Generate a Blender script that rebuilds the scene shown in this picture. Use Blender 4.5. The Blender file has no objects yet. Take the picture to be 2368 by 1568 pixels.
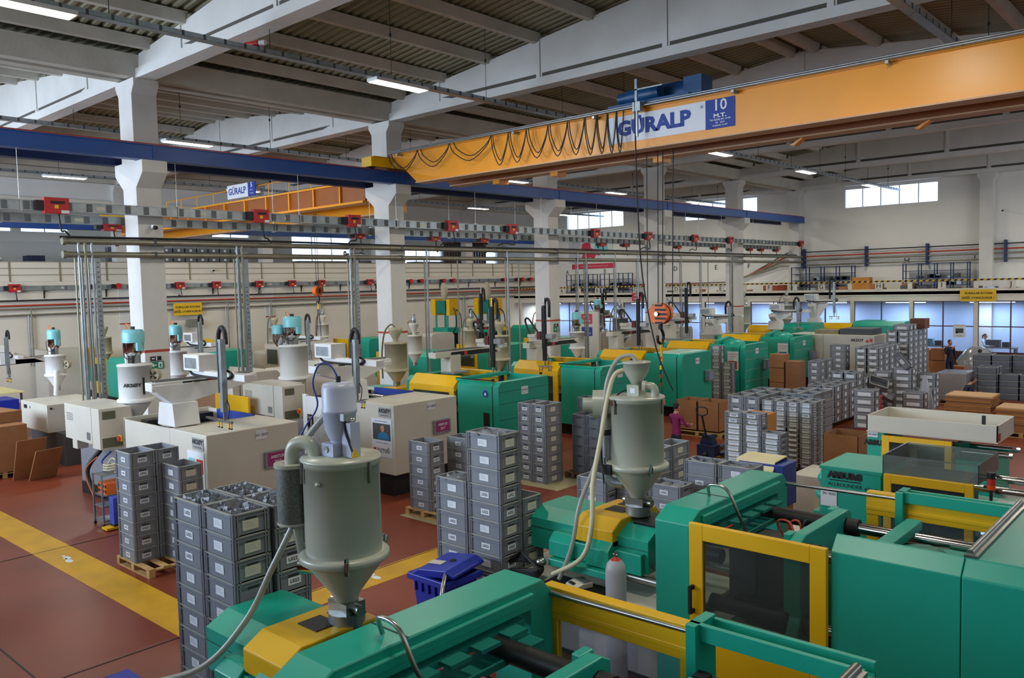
import bpy, bmesh, math, random
from mathutils import Vector, Matrix
C = bpy.context.scene.collection
PI = math.pi
rnd = random.Random(7)
# ---------------------------------------------------------------- camera, world, exposure
cam = bpy.data.objects.new('camera', bpy.data.cameras.new('camera')); C.objects.link(cam)
cam.data.sensor_width = 36.0; cam.data.lens = 1907.5/2368*36.0; cam.data.clip_end = 300; cam.data.clip_start = .05
_y, _p, _r = [math.radians(a) for a in (41.968, 3.755, -1.3826)]
_f = Vector((-math.sin(_y)*math.cos(_p), math.cos(_y)*math.cos(_p), -math.sin(_p)))
_s = _f.cross(Vector((0, 0, 1))).normalized(); _u = _s.cross(_f)
_R = math.cos(_r)*_s + math.sin(_r)*_u; _U = -math.sin(_r)*_s + math.cos(_r)*_u
cam.matrix_world = Matrix(((_R.x, _U.x, -_f.x, 0), (_R.y, _U.y, -_f.y, 0), (_R.z, _U.z, -_f.z, 4.5), (0, 0, 0, 1)))
S = bpy.context.scene; S.camera = cam
S.view_settings.view_transform = 'Standard'; S.view_settings.look = 'None'; S.view_settings.gamma = 1
S.view_settings.use_curve_mapping = False; S.view_settings.exposure = 0.0
cy = S.cycles; cy.use_denoising = True; cy.max_bounces = 5; cy.diffuse_bounces = 3; cy.glossy_bounces = 2
cy.transmission_bounces = 3; cy.transparent_max_bounces = 6; cy.caustics_reflective = False; cy.caustics_refractive = False
cy.sample_clamp_indirect = 4.0
try: cy.use_light_tree = True
except Exception: pass
W = bpy.data.worlds.new('sky'); S.world = W; W.use_nodes = True
W.node_tree.nodes['Background'].inputs[0].default_value = (.72, .84, 1.0, 1); W.node_tree.nodes['Background'].inputs[1].default_value = 3.2
def area(name, loc, sx, sy, power, col, rot=(0, 0, 0)):
    l = bpy.data.lights.new(name, 'AREA'); l.shape = 'RECTANGLE'; l.size = sx; l.size_y = sy; l.energy = power; l.color = col
    o = bpy.data.objects.new(name, l); o.location = loc; o.rotation_euler = rot; C.objects.link(o); return o
# daylight coming in through the glazed strips of the gable behind the photographer; the other two lamps are added fill
area('gable_daylight', (-23, -7.5, 6.2), 15, 5, 4200, (.66, .8, 1.0), (math.radians(80), 0, 0))
area('side_fill', (8.5, 20, 7.2), 4, 44, 700, (.85, .93, 1.0), (0, math.radians(62), 0))  # added cool fill lamp in the side bay, no glazing behind it
area('end_wall_fill', (4.5, 37, 7.0), 5, 10, 650, (.78, .88, 1.0), (0, math.radians(75), math.radians(-25)))  # added lamp to brighten the far end wall, no window there
# ---------------------------------------------------------------- materials
def lin(h):
    h = h.lstrip('#'); v = [int(h[i:i+2], 16)/255 for i in (0, 2, 4)]
    return tuple(x/12.92 if x <= .04045 else ((x+.055)/1.055)**2.4 for x in v)
MATS = {}
def mat(n, col, rough=.5, metal=0.0, var=.08, scale=3.0, emit=0, bump=0.0, spec=.5, coat=0.0):
    if n in MATS: return MATS[n]
    m = bpy.data.materials.new(n); m.use_nodes = True; nt = m.node_tree; b = nt.nodes['Principled BSDF']
    c = lin(col) if isinstance(col, str) else col
    b.inputs['Roughness'].default_value = rough; b.inputs['Metallic'].default_value = metal
    b.inputs['Specular IOR Level'].default_value = spec; b.inputs['Coat Weight'].default_value = coat
    if emit:
        b.inputs['Base Color'].default_value = (*c, 1); b.inputs['Emission Color'].default_value = (*c, 1); b.inputs['Emission Strength'].default_value = emit
    elif var > 0:
        tc = nt.nodes.new('ShaderNodeTexCoord'); nz = nt.nodes.new('ShaderNodeTexNoise'); nz.inputs['Scale'].default_value = scale; nz.inputs['Detail'].default_value = 4
        rp = nt.nodes.new('ShaderNodeValToRGB'); rp.color_ramp.elements[0].position = .3; rp.color_ramp.elements[1].position = .7
        rp.color_ramp.elements[0].color = (*[x*(1-var) for x in c], 1); rp.color_ramp.elements[1].color = (*[min(1, x*(1+var)) for x in c], 1)
        nt.links.new(tc.outputs['Object'], nz.inputs['Vector']); nt.links.new(nz.outputs[0], rp.inputs[0]); nt.links.new(rp.outputs[0], b.inputs['Base Color'])
        if bump:
            bp = nt.nodes.new('ShaderNodeBump'); bp.inputs['Strength'].default_value = bump; bp.inputs['Distance'].default_value = .02
            n2 = nt.nodes.new('ShaderNodeTexNoise'); n2.inputs['Scale'].default_value = scale*8
            nt.links.new(tc.outputs['Object'], n2.inputs['Vector']); nt.links.new(n2.outputs[0], bp.inputs['Height']); nt.links.new(bp.outputs[0], b.inputs['Normal'])
    else: b.inputs['Base Color'].default_value = (*c, 1)
    MATS[n] = m; return m
def glass(n, tint, gloss=.25, dens=.3, rough=.05):
    m = bpy.data.materials.new(n); m.use_nodes = True; nt = m.node_tree; nt.nodes.clear()
    out = nt.nodes.new('ShaderNodeOutputMaterial'); tr = nt.nodes.new('ShaderNodeBsdfTransparent'); gl = nt.nodes.new('ShaderNodeBsdfGlossy'); df = nt.nodes.new('ShaderNodeBsdfDiffuse')
    fr = nt.nodes.new('ShaderNodeFresnel'); fr.inputs[0].default_value = 1.45
    a = nt.nodes.new('ShaderNodeMixShader'); b = nt.nodes.new('ShaderNodeMixShader'); ad = nt.nodes.new('ShaderNodeMath'); ad.operation = 'MULTIPLY'; ad.inputs[1].default_value = gloss*4
    tr.inputs[0].default_value = (*lin(tint), 1); df.inputs[0].default_value = (*lin(tint), 1); gl.inputs['Roughness'].default_value = rough
    a.inputs[0].default_value = dens; nt.links.new(tr.outputs[0], a.inputs[1]); nt.links.new(df.outputs[0], a.inputs[2])
    nt.links.new(fr.outputs[0], ad.inputs[0]); nt.links.new(ad.outputs[0], b.inputs[0]); nt.links.new(a.outputs[0], b.inputs[1]); nt.links.new(gl.outputs[0], b.inputs[2]); nt.links.new(b.outputs[0], out.inputs[0])
    MATS[n] = m; return m
def wavemat(n, c1, c2, scale, axis='X', rough=.6, sharp=(.45, .55), metal=0):
    m = bpy.data.materials.new(n); m.use_nodes = True; nt = m.node_tree; b = nt.nodes['Principled BSDF']; b.inputs['Roughness'].default_value = rough; b.inputs['Metallic'].default_value = metal
    tc = nt.nodes.new('ShaderNodeTexCoord'); w = nt.nodes.new('ShaderNodeTexWave'); w.bands_direction = axis; w.inputs['Scale'].default_value = scale
    rp = nt.nodes.new('ShaderNodeValToRGB'); rp.color_ramp.elements[0].position, rp.color_ramp.elements[1].position = sharp
    rp.color_ramp.elements[0].color = (*lin(c1), 1); rp.color_ramp.elements[1].color = (*lin(c2), 1)
    nt.links.new(tc.outputs['Object'], w.inputs[0]); nt.links.new(w.outputs[0], rp.inputs[0]); nt.links.new(rp.outputs[0], b.inputs['Base Color']); MATS[n] = m; return m
GREEN = mat('green_paint', '#149f87', .38, var=.05, scale=2, spec=.6); DGREEN = mat('deep_green_paint', '#0a7568', .45, var=.08)
YEL = mat('yellow_paint', '#e6b308', .42, var=.05, scale=2, spec=.55); CREAM = mat('cream_paint', '#c9c5b8', .45, var=.04, scale=1.5)
WHITE = mat('white_paint', '#dcdcda', .4, var=.03); BEIGE = mat('beige_enamel', '#a9ab9c', .32, var=.05, scale=2, spec=.6); BEIGED = mat('old_beige_enamel', '#b0a78a', .45, var=.12, scale=4)
CONC = mat('white_painted_concrete', '#cfcdc8', .8, var=.06, scale=1.2, bump=.15); CONCD = mat('roof_concrete', '#bcb8ac', .85, var=.1, scale=1.5, bump=.2)
WALLM = mat('cream_wall_paint', '#d8d2c4', .85, var=.05, scale=.6); WALLW = mat('white_wall_paint', '#dedcd6', .85, var=.05, scale=.4)
BLUEB = mat('blue_beam_paint', '#10468f', .45, var=.08, scale=2); DBLUE = mat('dark_blue_paint', '#122a5a', .5, var=.1); NAVY = mat('navy_cloth', '#141b33', .8, var=.2)
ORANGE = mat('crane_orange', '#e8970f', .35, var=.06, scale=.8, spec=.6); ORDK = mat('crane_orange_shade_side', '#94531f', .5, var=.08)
STEEL = mat('brushed_steel', '#a8a9a6', .3, 1.0, var=.08, scale=6); CHROME = mat('chrome', '#c4c4c4', .12, 1.0, var=0); GALV = mat('galvanised_steel', '#9aa2a6', .38, .75, var=.15, scale=5)
PIPE = mat('insulated_pipe_grey', '#8b8878', .42, .55, var=.12, scale=4); DKPIPE = mat('dark_pipe', '#33363c', .5, .3); REDP = mat('red_pipe', '#b0402a', .5)
BLACK = mat('black_rubber', '#15161a', .6, var=.1); DARK = mat('dark_machine_metal', '#2a2b2c', .45, .5, var=.25, scale=5); DGREY = mat('dark_grey_paint', '#44474a', .55, var=.1)
RED = mat('red_plastic', '#c42a20', .45, var=.06); REDBOX = mat('red_switchgear', '#b01f28', .45, var=.05); BLUEBIN = mat('blue_bin_plastic', '#1a2ea2', .38, var=.06); BLUE = mat('blue_paint', '#173488', .45); HOISTB = mat('hoist_blue', '#124a7c', .45)
COVER = mat('outlet_cover_grey', '#5f6468', .6); PBR = mat('moulded_part_grey', '#6f757c', .5, var=.15)
CRATE = mat('grey_crate_plastic', '#7b8087', .42, var=.05, scale=4); CRATED = mat('dark_crate_recess', '#3b3f46', .6, var=0); CRATE2 = mat('slate_crate_plastic', '#5d636b', .5, var=.06)
RIM = mat('crate_rim_plastic', '#a6a79f', .4, var=.05); PAPER = mat('white_paper', '#dadfe4', .8, var=.03); PAPER2 = mat('cream_paper', '#c9c7b6', .8, var=.03); INK = mat('black_ink', '#16181c', .7, var=0)
CARD = mat('brown_cardboard', '#9a6b45', .85, var=.08, scale=3); CARD2 = mat('orange_cardboard', '#b3793a', .85, var=.06); CARD3 = mat('pale_cardboard', '#c9a377', .85, var=.05)
WOOD = mat('pallet_wood', '#b8935c', .8, var=.2, scale=6); WOODD = mat('old_pallet_wood', '#6e5238', .85, var=.25, scale=6)
SKYB = mat('loader_blue_enamel', '#7cc3cb', .35, var=.03); LAV = mat('pale_grey_enamel', '#aab0c4', .38, var=.03); ORNG = mat('orange_plastic', '#e06a20', .5)
NAVYSIGN = mat('blue_sign_ink', '#1f3c94', .6, var=0); SIGNW = mat('sign_white', '#dfe3ea', .6, var=.02); SIGNY = mat('sign_yellow', '#e2b51c', .6, var=.02); SIGNG = mat('sign_green', '#13805a', .6, var=0); MAG = mat('magenta_panel', '#9c2c6c', .5, var=.05); SIGNR = mat('sign_red', '#c43048', .6, var=0)
FILM = glass('clear_stretch_film', '#dfe4ee', .5, .35, .2); WGLASS = glass('window_glass', '#eef4ff', .12, .04); DGLASS = glass('smoked_door_glass', '#c0c9c5', .08, .05); ACRY = glass('clear_acrylic', '#cfdad6', .25, .18); TUBEG = glass('translucent_hose_plastic', '#c4c7bf', .3, .6, .3)
LAMP = mat('lamp_glow', (1.0, .97, .88), emit=9); LAMPB = mat('cool_tube_glow', (.8, .9, 1.0), emit=7); SCREEN = mat('screen_glow', (.45, .62, .85), emit=1.3); LEDR = mat('red_led', (1, .04, .02), emit=3); LEDG = mat('green_led', (.05, 1, .25), emit=3)
MESHM = mat('perforated_grille', '#6c6f6a', .5, .6, var=.3, scale=60)
LIDW = mat('cream_hose', '#cfc8a8', .6)
SKIN = mat('skin', '#b98468', .6, var=.04); HAIR = mat('dark_hair', '#1d1712', .7, var=.2); MAROON = mat('maroon_cloth', '#7c1c54', .8, var=.1)
# ---------------------------------------------------------------- mesh builder
class MB:
    def __init__(s): s.v = []; s.f = []; s.m = []; s.sm = []; s.mats = []; s.g = []
    def mi(s, m):
        if m not in s.mats: s.mats.append(m)
        return s.mats.index(m)
    def add(s, vs, fs, m, smooth=False):
        o = len(s.v); s.v += [tuple(v) for v in vs]; k = s.mi(m)
        for f in fs: s.f.append([i+o for i in f]); s.m.append(k); s.sm.append(smooth)
        return s
    def box(s, x0, x1, y0, y1, z0, z1, m, ch=0):
        s.g.append(len(s.f))
        if ch:  # box with chamfered long top edges in x
            return s.prism([(y0, z0), (y1, z0), (y1, z1-ch), (y1-ch, z1), (y0+ch, z1), (y0, z1-ch)], 'X', x0, x1, m)
        vs = [(x0, y0, z0), (x1, y0, z0), (x1, y1, z0), (x0, y1, z0), (x0, y0, z1), (x1, y0, z1), (x1, y1, z1), (x0, y1, z1)]
        return s.add(vs, [(3, 2, 1, 0), (4, 5, 6, 7), (0, 1, 5, 4), (1, 2, 6, 5), (2, 3, 7, 6), (3, 0, 4, 7)], m)
    def prism(s, P, ax, a0, a1, m, smooth=False):
        s.g.append(len(s.f))
        n = len(P); g = {'X': lambda p, a: (a, p[0], p[1]), 'Y': lambda p, a: (p[0], a, p[1]), 'Z': lambda p, a: (p[0], p[1], a)}[ax]
        vs = [g(p, a0) for p in P]+[g(p, a1) for p in P]
        return s.add(vs, [tuple(range(n)), tuple(range(2*n-1, n-1, -1))]+[(i, i+n, (i+1) % n+n, (i+1) % n) for i in range(n)], m, smooth)
    def frame(s, a, b):
        d = (Vector(b)-Vector(a)).normalized(); u = d.cross(Vector((0, 0, 1)) if abs(d.z) < .9 else Vector((1, 0, 0))).normalized(); return d, u, d.cross(u)
    def cyl(s, a, b, r, m, n=10, r2=None, cap=True):
        s.g.append(len(s.f)); r2 = r if r2 is None else r2; d, u, w = s.frame(a, b); a = Vector(a); b = Vector(b); vs = []
        for c, q in ((a, r), (b, r2)):
            for i in range(n): t = 2*PI*i/n; vs.append(c+u*(q*math.cos(t))+w*(q*math.sin(t)))
        s.add(vs, [(i, (i+1) % n, (i+1) % n+n, i+n) for i in range(n)], m, True)
        if cap: s.add(vs, [tuple(range(n-1, -1, -1)), tuple(range(n, 2*n))], m)
        return s
    def lathe(s, x, y, P, m, n=20):
        s.g.append(len(s.f)); vs = []; fs = []
        for r, z in P:
            for i in range(n): t = 2*PI*i/n; vs.append((x+r*math.cos(t), y+r*math.sin(t), z))
        for k in range(len(P)-1):
            for i in range(n): j = (i+1) % n; fs.append((k*n+i, k*n+j, (k+1)*n+j, (k+1)*n+i))
        s.add(vs, fs, m, True); s.add(vs, [tuple(range(n-1, -1, -1)), tuple(range((len(P)-1)*n, len(P)*n))], m); return s
    def tube(s, P, r, m, n=8, sub=6, closed=False):
        s.g.append(len(s.f)); P = [Vector(p) for p in P]
        if sub > 1 and len(P) > 2:
            Q = []; L = len(P)
            for i in range(L-1):
                a, b, c, d = P[max(i-1, 0)], P[i], P[i+1], P[min(i+2, L-1)]
                for k in range(sub):
                    t = k/sub; Q.append(.5*((2*b)+(c-a)*t+(2*a-5*b+4*c-d)*t*t+(3*b-a-3*c+d)*t**3))
            Q.append(P[-1]); P = Q
        vs = []; fs = []; up = None
        for i, p in enumerate(P):
            d = (P[min(i+1, len(P)-1)]-P[max(i-1, 0)]).normalized()
            if up is None: up = d.cross(Vector((0, 0, 1)) if abs(d.z) < .9 else Vector((1, 0, 0))).normalized()
            up = (up-d*up.dot(d)).normalized(); w = d.cross(up)
            for k in range(n): t = 2*PI*k/n; vs.append(p+up*(r*math.cos(t))+w*(r*math.sin(t)))
        for i in range(len(P)-1):
            for k in range(n): j = (k+1) % n; fs.append((i*n+k, i*n+j, (i+1)*n+j, (i+1)*n+k))
        s.add(vs, fs, m, True); s.add(vs, [tuple(range(n-1, -1, -1)), tuple(range((len(P)-1)*n, len(P)*n))], m); return s
    def ball(s, c, rx, ry, rz, m, n=12, k=8):
        s.g.append(len(s.f))
        return s.add([(c[0]+rx*math.sin(PI*j/k)*math.cos(2*PI*i/n), c[1]+ry*math.sin(PI*j/k)*math.sin(2*PI*i/n), c[2]-rz*math.cos(PI*j/k)) for j in range(k+1) for i in range(n)],
                     [(j*n+i, j*n+(i+1) % n, (j+1)*n+(i+1) % n, (j+1)*n+i) for j in range(k) for i in range(n)], m, True)
    def text(s, t, size, m, org, ax='Y-', depth=.004, bold=0.0, align='CENTER', sx=1.0):
        me = textmesh(t, size, bold, align, sx); o = Vector(org); vs = []
        for v in me[0]:
            if ax == 'Y-': vs.append((o.x+v[0], o.y-depth, o.z+v[1]))
            elif ax == 'X+': vs.append((o.x+depth, o.y+v[0], o.z+v[1]))
            elif ax == 'Z+': vs.append((o.x+v[0], o.y+v[1], o.z+depth))
        return s.add(vs, me[1], m)
    def build(s, name, parent=None, loc=None, bevel=0, data=None):
        me = bpy.data.meshes.new(name); me.from_pydata(s.v, [], s.f)
        for m in s.mats: me.materials.append(m)
        me.polygons.foreach_set('material_index', s.m); me.polygons.foreach_set('use_smooth', s.sm); me.update()
        return link(name, me, parent, loc, bevel)
def each(s, name, parent=None, loc=None, k=1, bevel=0):
    """one object for every k primitives of the builder"""
    st = s.g[::k]+[len(s.f)]; out = []
    for a, b in zip(st, st[1:]):
        q = MB(); idx = {}
        for fi in range(a, b):
            f = []
            for v in s.f[fi]:
                if v not in idx: idx[v] = len(q.v); q.v.append(s.v[v])
                f.append(idx[v])
            q.f.append(f); q.m.append(q.mi(s.mats[s.m[fi]])); q.sm.append(s.sm[fi])
        out.append(q.build(name, parent, loc, bevel))
    return out
MB.each = each
def link(name, me, parent=None, loc=None, bevel=0):
    o = bpy.data.objects.new(name, me); C.objects.link(o)
    if parent is not None: o.parent = parent
    if loc: o.location = loc
    if bevel:
        b = o.modifiers.new('edge', 'BEVEL'); b.width = bevel; b.segments = 2; b.limit_method = 'ANGLE'; b.angle_limit = .6
    return o
_tm = {}
def textmesh(t, size, bold, align, sx):
    k = (t, size, bold, align, sx)
    if k not in _tm:
        cu = bpy.data.curves.new('t', 'FONT'); cu.body = t; cu.size = size; cu.offset = bold; cu.align_x = align; cu.align_y = 'CENTER'; cu.resolution_u = 2
        o = bpy.data.objects.new('t', cu); C.objects.link(o); bpy.context.view_layer.update()
        me = bpy.data.meshes.new_from_object(o.evaluated_get(bpy.context.evaluated_depsgraph_get()))
        _tm[k] = ([(v.co.x*sx, v.co.y, 0) for v in me.vertices], [tuple(p.vertices) for p in me.polygons])
        bpy.data.objects.remove(o); bpy.data.curves.remove(cu); bpy.data.meshes.remove(me)
    return _tm[k]
def thing(name, label, cat, loc=(0, 0, 0), group=None, rz=0):
    o = bpy.data.objects.new(name, None); C.objects.link(o); o.location = loc; o.rotation_euler = (0, 0, rz); o.empty_display_size = .2
    return tag(o, label, cat, group)
def tag(o, label, cat, group=None, kind=None):
    if label: o['label'] = label
    if cat: o['category'] = cat
    if group: o['group'] = group
    if kind: o['kind'] = kind
    return o
def struct(o): o['kind'] = 'structure'; return o
def dup(o, loc, label, group=None, parent=None):
    r = o.copy(); C.objects.link(r); r.location = loc
    if label: r['label'] = label
    if group: r['group'] = group
    def rec(a, b):
        for c in kids.get(a.name, ()):
            d = c.copy(); C.objects.link(d); d.parent = b; rec(c, d)
    kids = {}
    for c in bpy.data.objects:
        if c.parent: kids.setdefault(c.parent.name, []).append(c)
    rec(o, r); return r
# ================================================================ the hall
CY = [1.39+7.58*k for k in range(7)]                      # column rows along the hall
XM, XW = -19.85, -39.2                                     # middle column row, outer wall line
# floor with its lanes and joints
fm = mat('red_resin_floor', '#7d3b28', .38, var=.22, scale=.45, bump=.05, spec=.45)
o = struct(MB().box(-45, 19, -9, 50, -.2, 0, fm).build('floor'))
lane = mat('yellow_lane_paint', '#c8971a', .5, var=.12, scale=2)
l1 = MB().box(-30, -9.6, 4.86, 5.47, 0, .004, lane).build('lane_marking', o); l2 = MB().box(-10.38, -9.8, 5.47, 46, 0, .004, lane).build('lane_marking', o)
fp = MB()
for (x, y) in ((-14.95, 5.15), (-18.7, 5.15), (-10.15, 7.9), (-10.1, 5.2)):
    for dx, dy in ((-.1, .02), (.1, -.02)):
        fp.prism([(x+dx+.1*math.cos(a*PI/5), y+dy+.055*math.sin(a*PI/5)) for a in range(10)], 'Z', .004, .006, PAPER)
        fp.prism([(x+dx-.16+.04*math.cos(a*PI/4), y+dy+.03*math.sin(a*PI/4)) for a in range(8)], 'Z', .004, .006, PAPER)
fp.build('footprint_marking', o)
jt = MB()
for x in (-15.77, -10.35, -5): jt.box(x, x+.02, -9, 50, 0, .0055, DARK)
for y in (3.2, 12.5): jt.box(-40, 10, y, y+.02, 0, .0052, DARK)
jt.build('floor_joint', o)
mt = mat('beige_floor_paint', '#a39877', .7)
for x0, x1, y0, y1 in ((-12.45, -11.3, 10.4, 11.9), (-12.6, -11.15, 13.75, 14.95)):
    MB().box(x0, x1, y0, y1, 0, .006, mt).build('painted_pad', o)
# columns with corbels
def column(x, y, wx=.35, cap=True, corb=True):
    m = MB(); m.box(x-wx, x+wx, y-.3, y+.3, 0, 9.5, CONC)
    if corb:
        m.prism([(x-.75, 7.6), (x-.75, 7.32), (x-wx, 6.98), (x+wx, 6.98), (x+.72, 7.32), (x+.72, 7.6)], 'Y', y-.302, y+.302, CONC)
    m.prism([(x-wx, 9.15), (x+wx, 9.15), (x+wx+.14, 9.36), (x+wx+.14, 9.5), (x-wx-.14, 9.5), (x-wx-.14, 9.36)], 'Y', y-.301, y+.301, CONC)
    o = struct(m.build('trim_column', bevel=.012))
    MB().box(x-wx-.004, x+wx+.004, y-.304, y+.304, 3.1, 3.16, REDP).build('red_band', o)
    return o
for y in CY[:6]: column(XM, y)
for y in CY: column(XW-.02, y, .25, corb=False)
for y in CY[2:6]: column(.35, y, .3)
for i, x in enumerate((XM, -10.0, .1, -29.6)): column(x, 46.95, .3, corb=False)
# double pitched girders
BAYS = ((-39.2, -19.85), (-19.85, -.0), (0, 19.6))
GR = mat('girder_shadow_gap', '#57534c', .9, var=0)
for (a, b) in BAYS[:2]:
    c = (a+b)/2
    for y in CY:
        m = MB(); a1, b1 = a+.12, b-.12
        m.prism([(a1, 9.5), (b1, 9.5), (b1, 9.72), (a1, 9.72)], 'Y', y-.2, y+.2, CONC)
        m.prism([(a1, 9.72), (b1, 9.72), (b1, 10.02), (c, 11.08), (a1, 10.02)], 'Y', y-.13, y+.13, CONC)
        for q in (.0, .25, .5, .75, 1.0):
            x = a1+2.4+(b1-a1-4.8)*q; zt = 10.02+1.06*(1-abs(x-c)/(c-a1))
            m.box(x-.05, x+.05, y-.165, y+.165, 9.7, zt-.05, CONC)
        g = struct(m.build('trim_girder'))
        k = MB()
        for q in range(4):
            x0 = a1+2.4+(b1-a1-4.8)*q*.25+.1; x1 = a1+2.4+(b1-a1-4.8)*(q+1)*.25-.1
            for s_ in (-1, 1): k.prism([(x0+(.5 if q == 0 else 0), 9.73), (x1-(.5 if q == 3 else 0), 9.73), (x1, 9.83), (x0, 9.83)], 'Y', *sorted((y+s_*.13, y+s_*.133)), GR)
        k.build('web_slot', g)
# purlins and corrugated sheets
def roofz(x, a, b):
    c = (a+b)/2; return 10.06+1.06*(1-abs(x-c)/(c-a))
for (a, b) in BAYS[:2]:
    c = (a+b)/2; px = [a+.25] + [c-1.72*k-.35 for k in range(5, 0, -1)] + [c-.35, c+.35] + [c+1.72*k+.35 for k in range(1, 6)] + [b-.25]
    for x in px:
        big = abs(x-a) < .4 or abs(x-b) < .4
        for i in range(len(CY)):
            y0 = CY[i-1] if i else -6.19
            z = roofz(x, a, b); h, w = (.5, .22) if big else (.24, .13)
            zz = z-.06 if big else z+.12
            m = MB(); y1 = CY[i]-.1; y0 += .1
            m.prism([(x-w*.6, zz-h), (x+w*.6, zz-h), (x+w, zz), (x-w, zz)], 'Y', y0, y1, CONCD); struct(m.build('trim_purlin'))
SHEET = mat('brown_grey_roof_sheet', '#8d8970', .6, .0, var=.12, scale=.5)
for i, (a, b) in enumerate(BAYS[:2]):
    c = (a+b)/2
    for (x0, x1) in ((a, c), (c, b)):
        m = MB(); vs = []; fs = []; P = .24; n = int(55/P)
        for k in range(n):
            y = -8+k*P
            for dy, dz in ((0, 0), (.09, 0), (.12, .06), (.21, .06)):
                for x in (x0, x1): vs.append((x, y+dy, roofz(x, a, b)+.14+dz))
        for k in range(n*4-1): fs.append((2*k, 2*k+1, 2*k+3, 2*k+2))
        m.add(vs, fs, SHEET); r = struct(m.build('ceiling')); 
        # opaque weather deck above the corrugated lining
        MB().add([(x0, -8, roofz(x0, a, b)+.3), (x1, -8, roofz(x1, a, b)+.3), (x1, 47.2, roofz(x1, a, b)+.3), (x0, 47.2, roofz(x0, a, b)+.3)], [(0, 1, 2, 3)], CONCD).build('roof_deck', r)
struct(MB().box(0, 19.6, -8, 47.2, 11.2, 11.4, CONCD).build('ceiling_slab'))
# end wall with high windows (real openings)
def wall_open(name, ax, pos, th, u0, u1, z0, z1, holes, m):
    """wall in the plane ax=pos with rectangular holes (u0,u1,z0,z1)"""
    us = sorted({u0, u1, *[h[0] for h in holes], *[h[1] for h in holes]}); zs = sorted({z0, z1, *[h[2] for h in holes], *[h[3] for h in holes]})
    b = MB()
    for i in range(len(us)-1):
        for k in range(len(zs)-1):
            cu, cz = (us[i]+us[i+1])/2, (zs[k]+zs[k+1])/2
            if any(h[0] < cu < h[1] and h[2] < cz < h[3] for h in holes): continue
            if ax == 'Y': b.box(us[i], us[i+1], pos, pos+th, zs[k], zs[k+1], m)
            else: b.box(pos-th, pos, us[i], us[i+1], zs[k], zs[k+1], m)
    return struct(b.build(name))
EH = [(-36.9, -32.0, 8.32, 9.42), (-27.3, -22.35, 8.32, 9.42), (-17.15, -12.35, 8.32, 9.36), (-7.6, -2.8, 8.3, 9.36)]
wall_open('wall_end', 'Y', 47.2, .25, -44, 19.6, 0, 11.6, EH, WALLW)
nwin = 0
def window(ax, pos, u0, u1, z0, z1, n, nz=1, fm=WHITE, gm=WGLASS, name='window'):
    global nwin
    nwin += 1; m = MB(); t = .05
    def bx(mm, a, b, c, d, mt_, e=.03):
        if ax == 'Y': mm.box(a, b, pos-e, pos+e, c, d, mt_)
        else: mm.box(pos-e, pos+e, a, b, c, d, mt_)
    for z in [z0+(z1-z0)*i/nz for i in range(nz+1)]: bx(m, u0, u1, z-t/2, z+t/2, fm)
    for u in [u0+(u1-u0)*i/n for i in range(n+1)]: bx(m, u-t/2, u+t/2, z0, z1, fm, .028)
    o = struct(m.build(f'{name}_{nwin}'))
    for i in range(n):
        for k in range(nz):
            g = MB(); bx(g, u0+(u1-u0)*i/n+t/2, u0+(u1-u0)*(i+1)/n-t/2, z0+(z1-z0)*k/nz+t/2, z0+(z1-z0)*(k+1)/nz-t/2, gm, .004); g.build('pane', o)
    return o
for h in EH: window('Y', 47.25, *h, 5)
# left side: lower wall, gallery floor, parapet, back wall
struct(MB().box(-39.4, -39.0, -9, 47.2, 0, 5.12, WALLM).build('wall_left'))
LH = [(9.2, 13.3, 7.55, 7.95), (13.7, 15.8, 7.55, 7.95), (19.3, 21.3, 7.55, 7.95), (23.3, 25.6, 7.55, 7.95), (28.4, 32.8, 6.15, 8.1), (37.2, 40.8, 6.1, 7.4), (43.6, 46.6, 6.1, 7.2), (3, 8, 7.55, 7.95)]
wall_open('wall_gallery_back', 'X', -43.2, .25, -9, 47.2, 5.1, 11.6, LH, WALLW)
for h in LH: window('X', -43.3, h[0], h[1], h[2], h[3], 3 if h[1]-h[0] > 3.5 else 2)
g = struct(MB().box(-43.2, -38.9, -9, 47.2, 4.95, 5.12, WALLM).build('floor_gallery'))
pr = struct(MB().box(-39.06, -38.98, -9, 47.0, 5.12, 6.0, WALLM).build('wall_parapet'))
RP = mat('rail_paint', '#8d8468', .6)
for z in (5.42, 5.7, 5.98): MB().box(-38.95, -38.925, -9, 47, z-.012, z+.012, RP).build('parapet_rail', pr)
for k in range(28):
    MB().box(-38.978, -38.92, -8+k*1.98, -7.97+k*1.98, 5.12, 6.0, RP).build('rail_post', pr)
    if k < 27: MB().box(-38.98, -38.955, -7.95+k*1.98, -6.04+k*1.98, 5.14, 5.96, WALLM).build('parapet_panel', pr)
struct(MB().box(-43.4, -39.0, -9, 47.2, 8.55, 8.75, WALLM).build('ceiling_gallery')); struct(MB().box(-39.4, -39.2, -9, 47.2, 8.75, 11.0, WALLW).build('wall_gallery_fascia'))
struct(MB().box(-40, 19.4, -9, -.6, 2.7, 2.95, CONCD).build('floor_rear_deck'))
# closing walls behind and at the far side (rear left open above, except a full-height part added to block light)
struct(MB().box(19.4, 19.6, -9, 47.2, 0, 11.2, WALLM).build('wall_right'))
struct(MB().box(-44, 19.6, -9.2, -9, 0, 4.0, WALLM).box(-8, 19.6, -9.2, -9, 4.0, 11.2, WALLM).build('wall_rear'))
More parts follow.
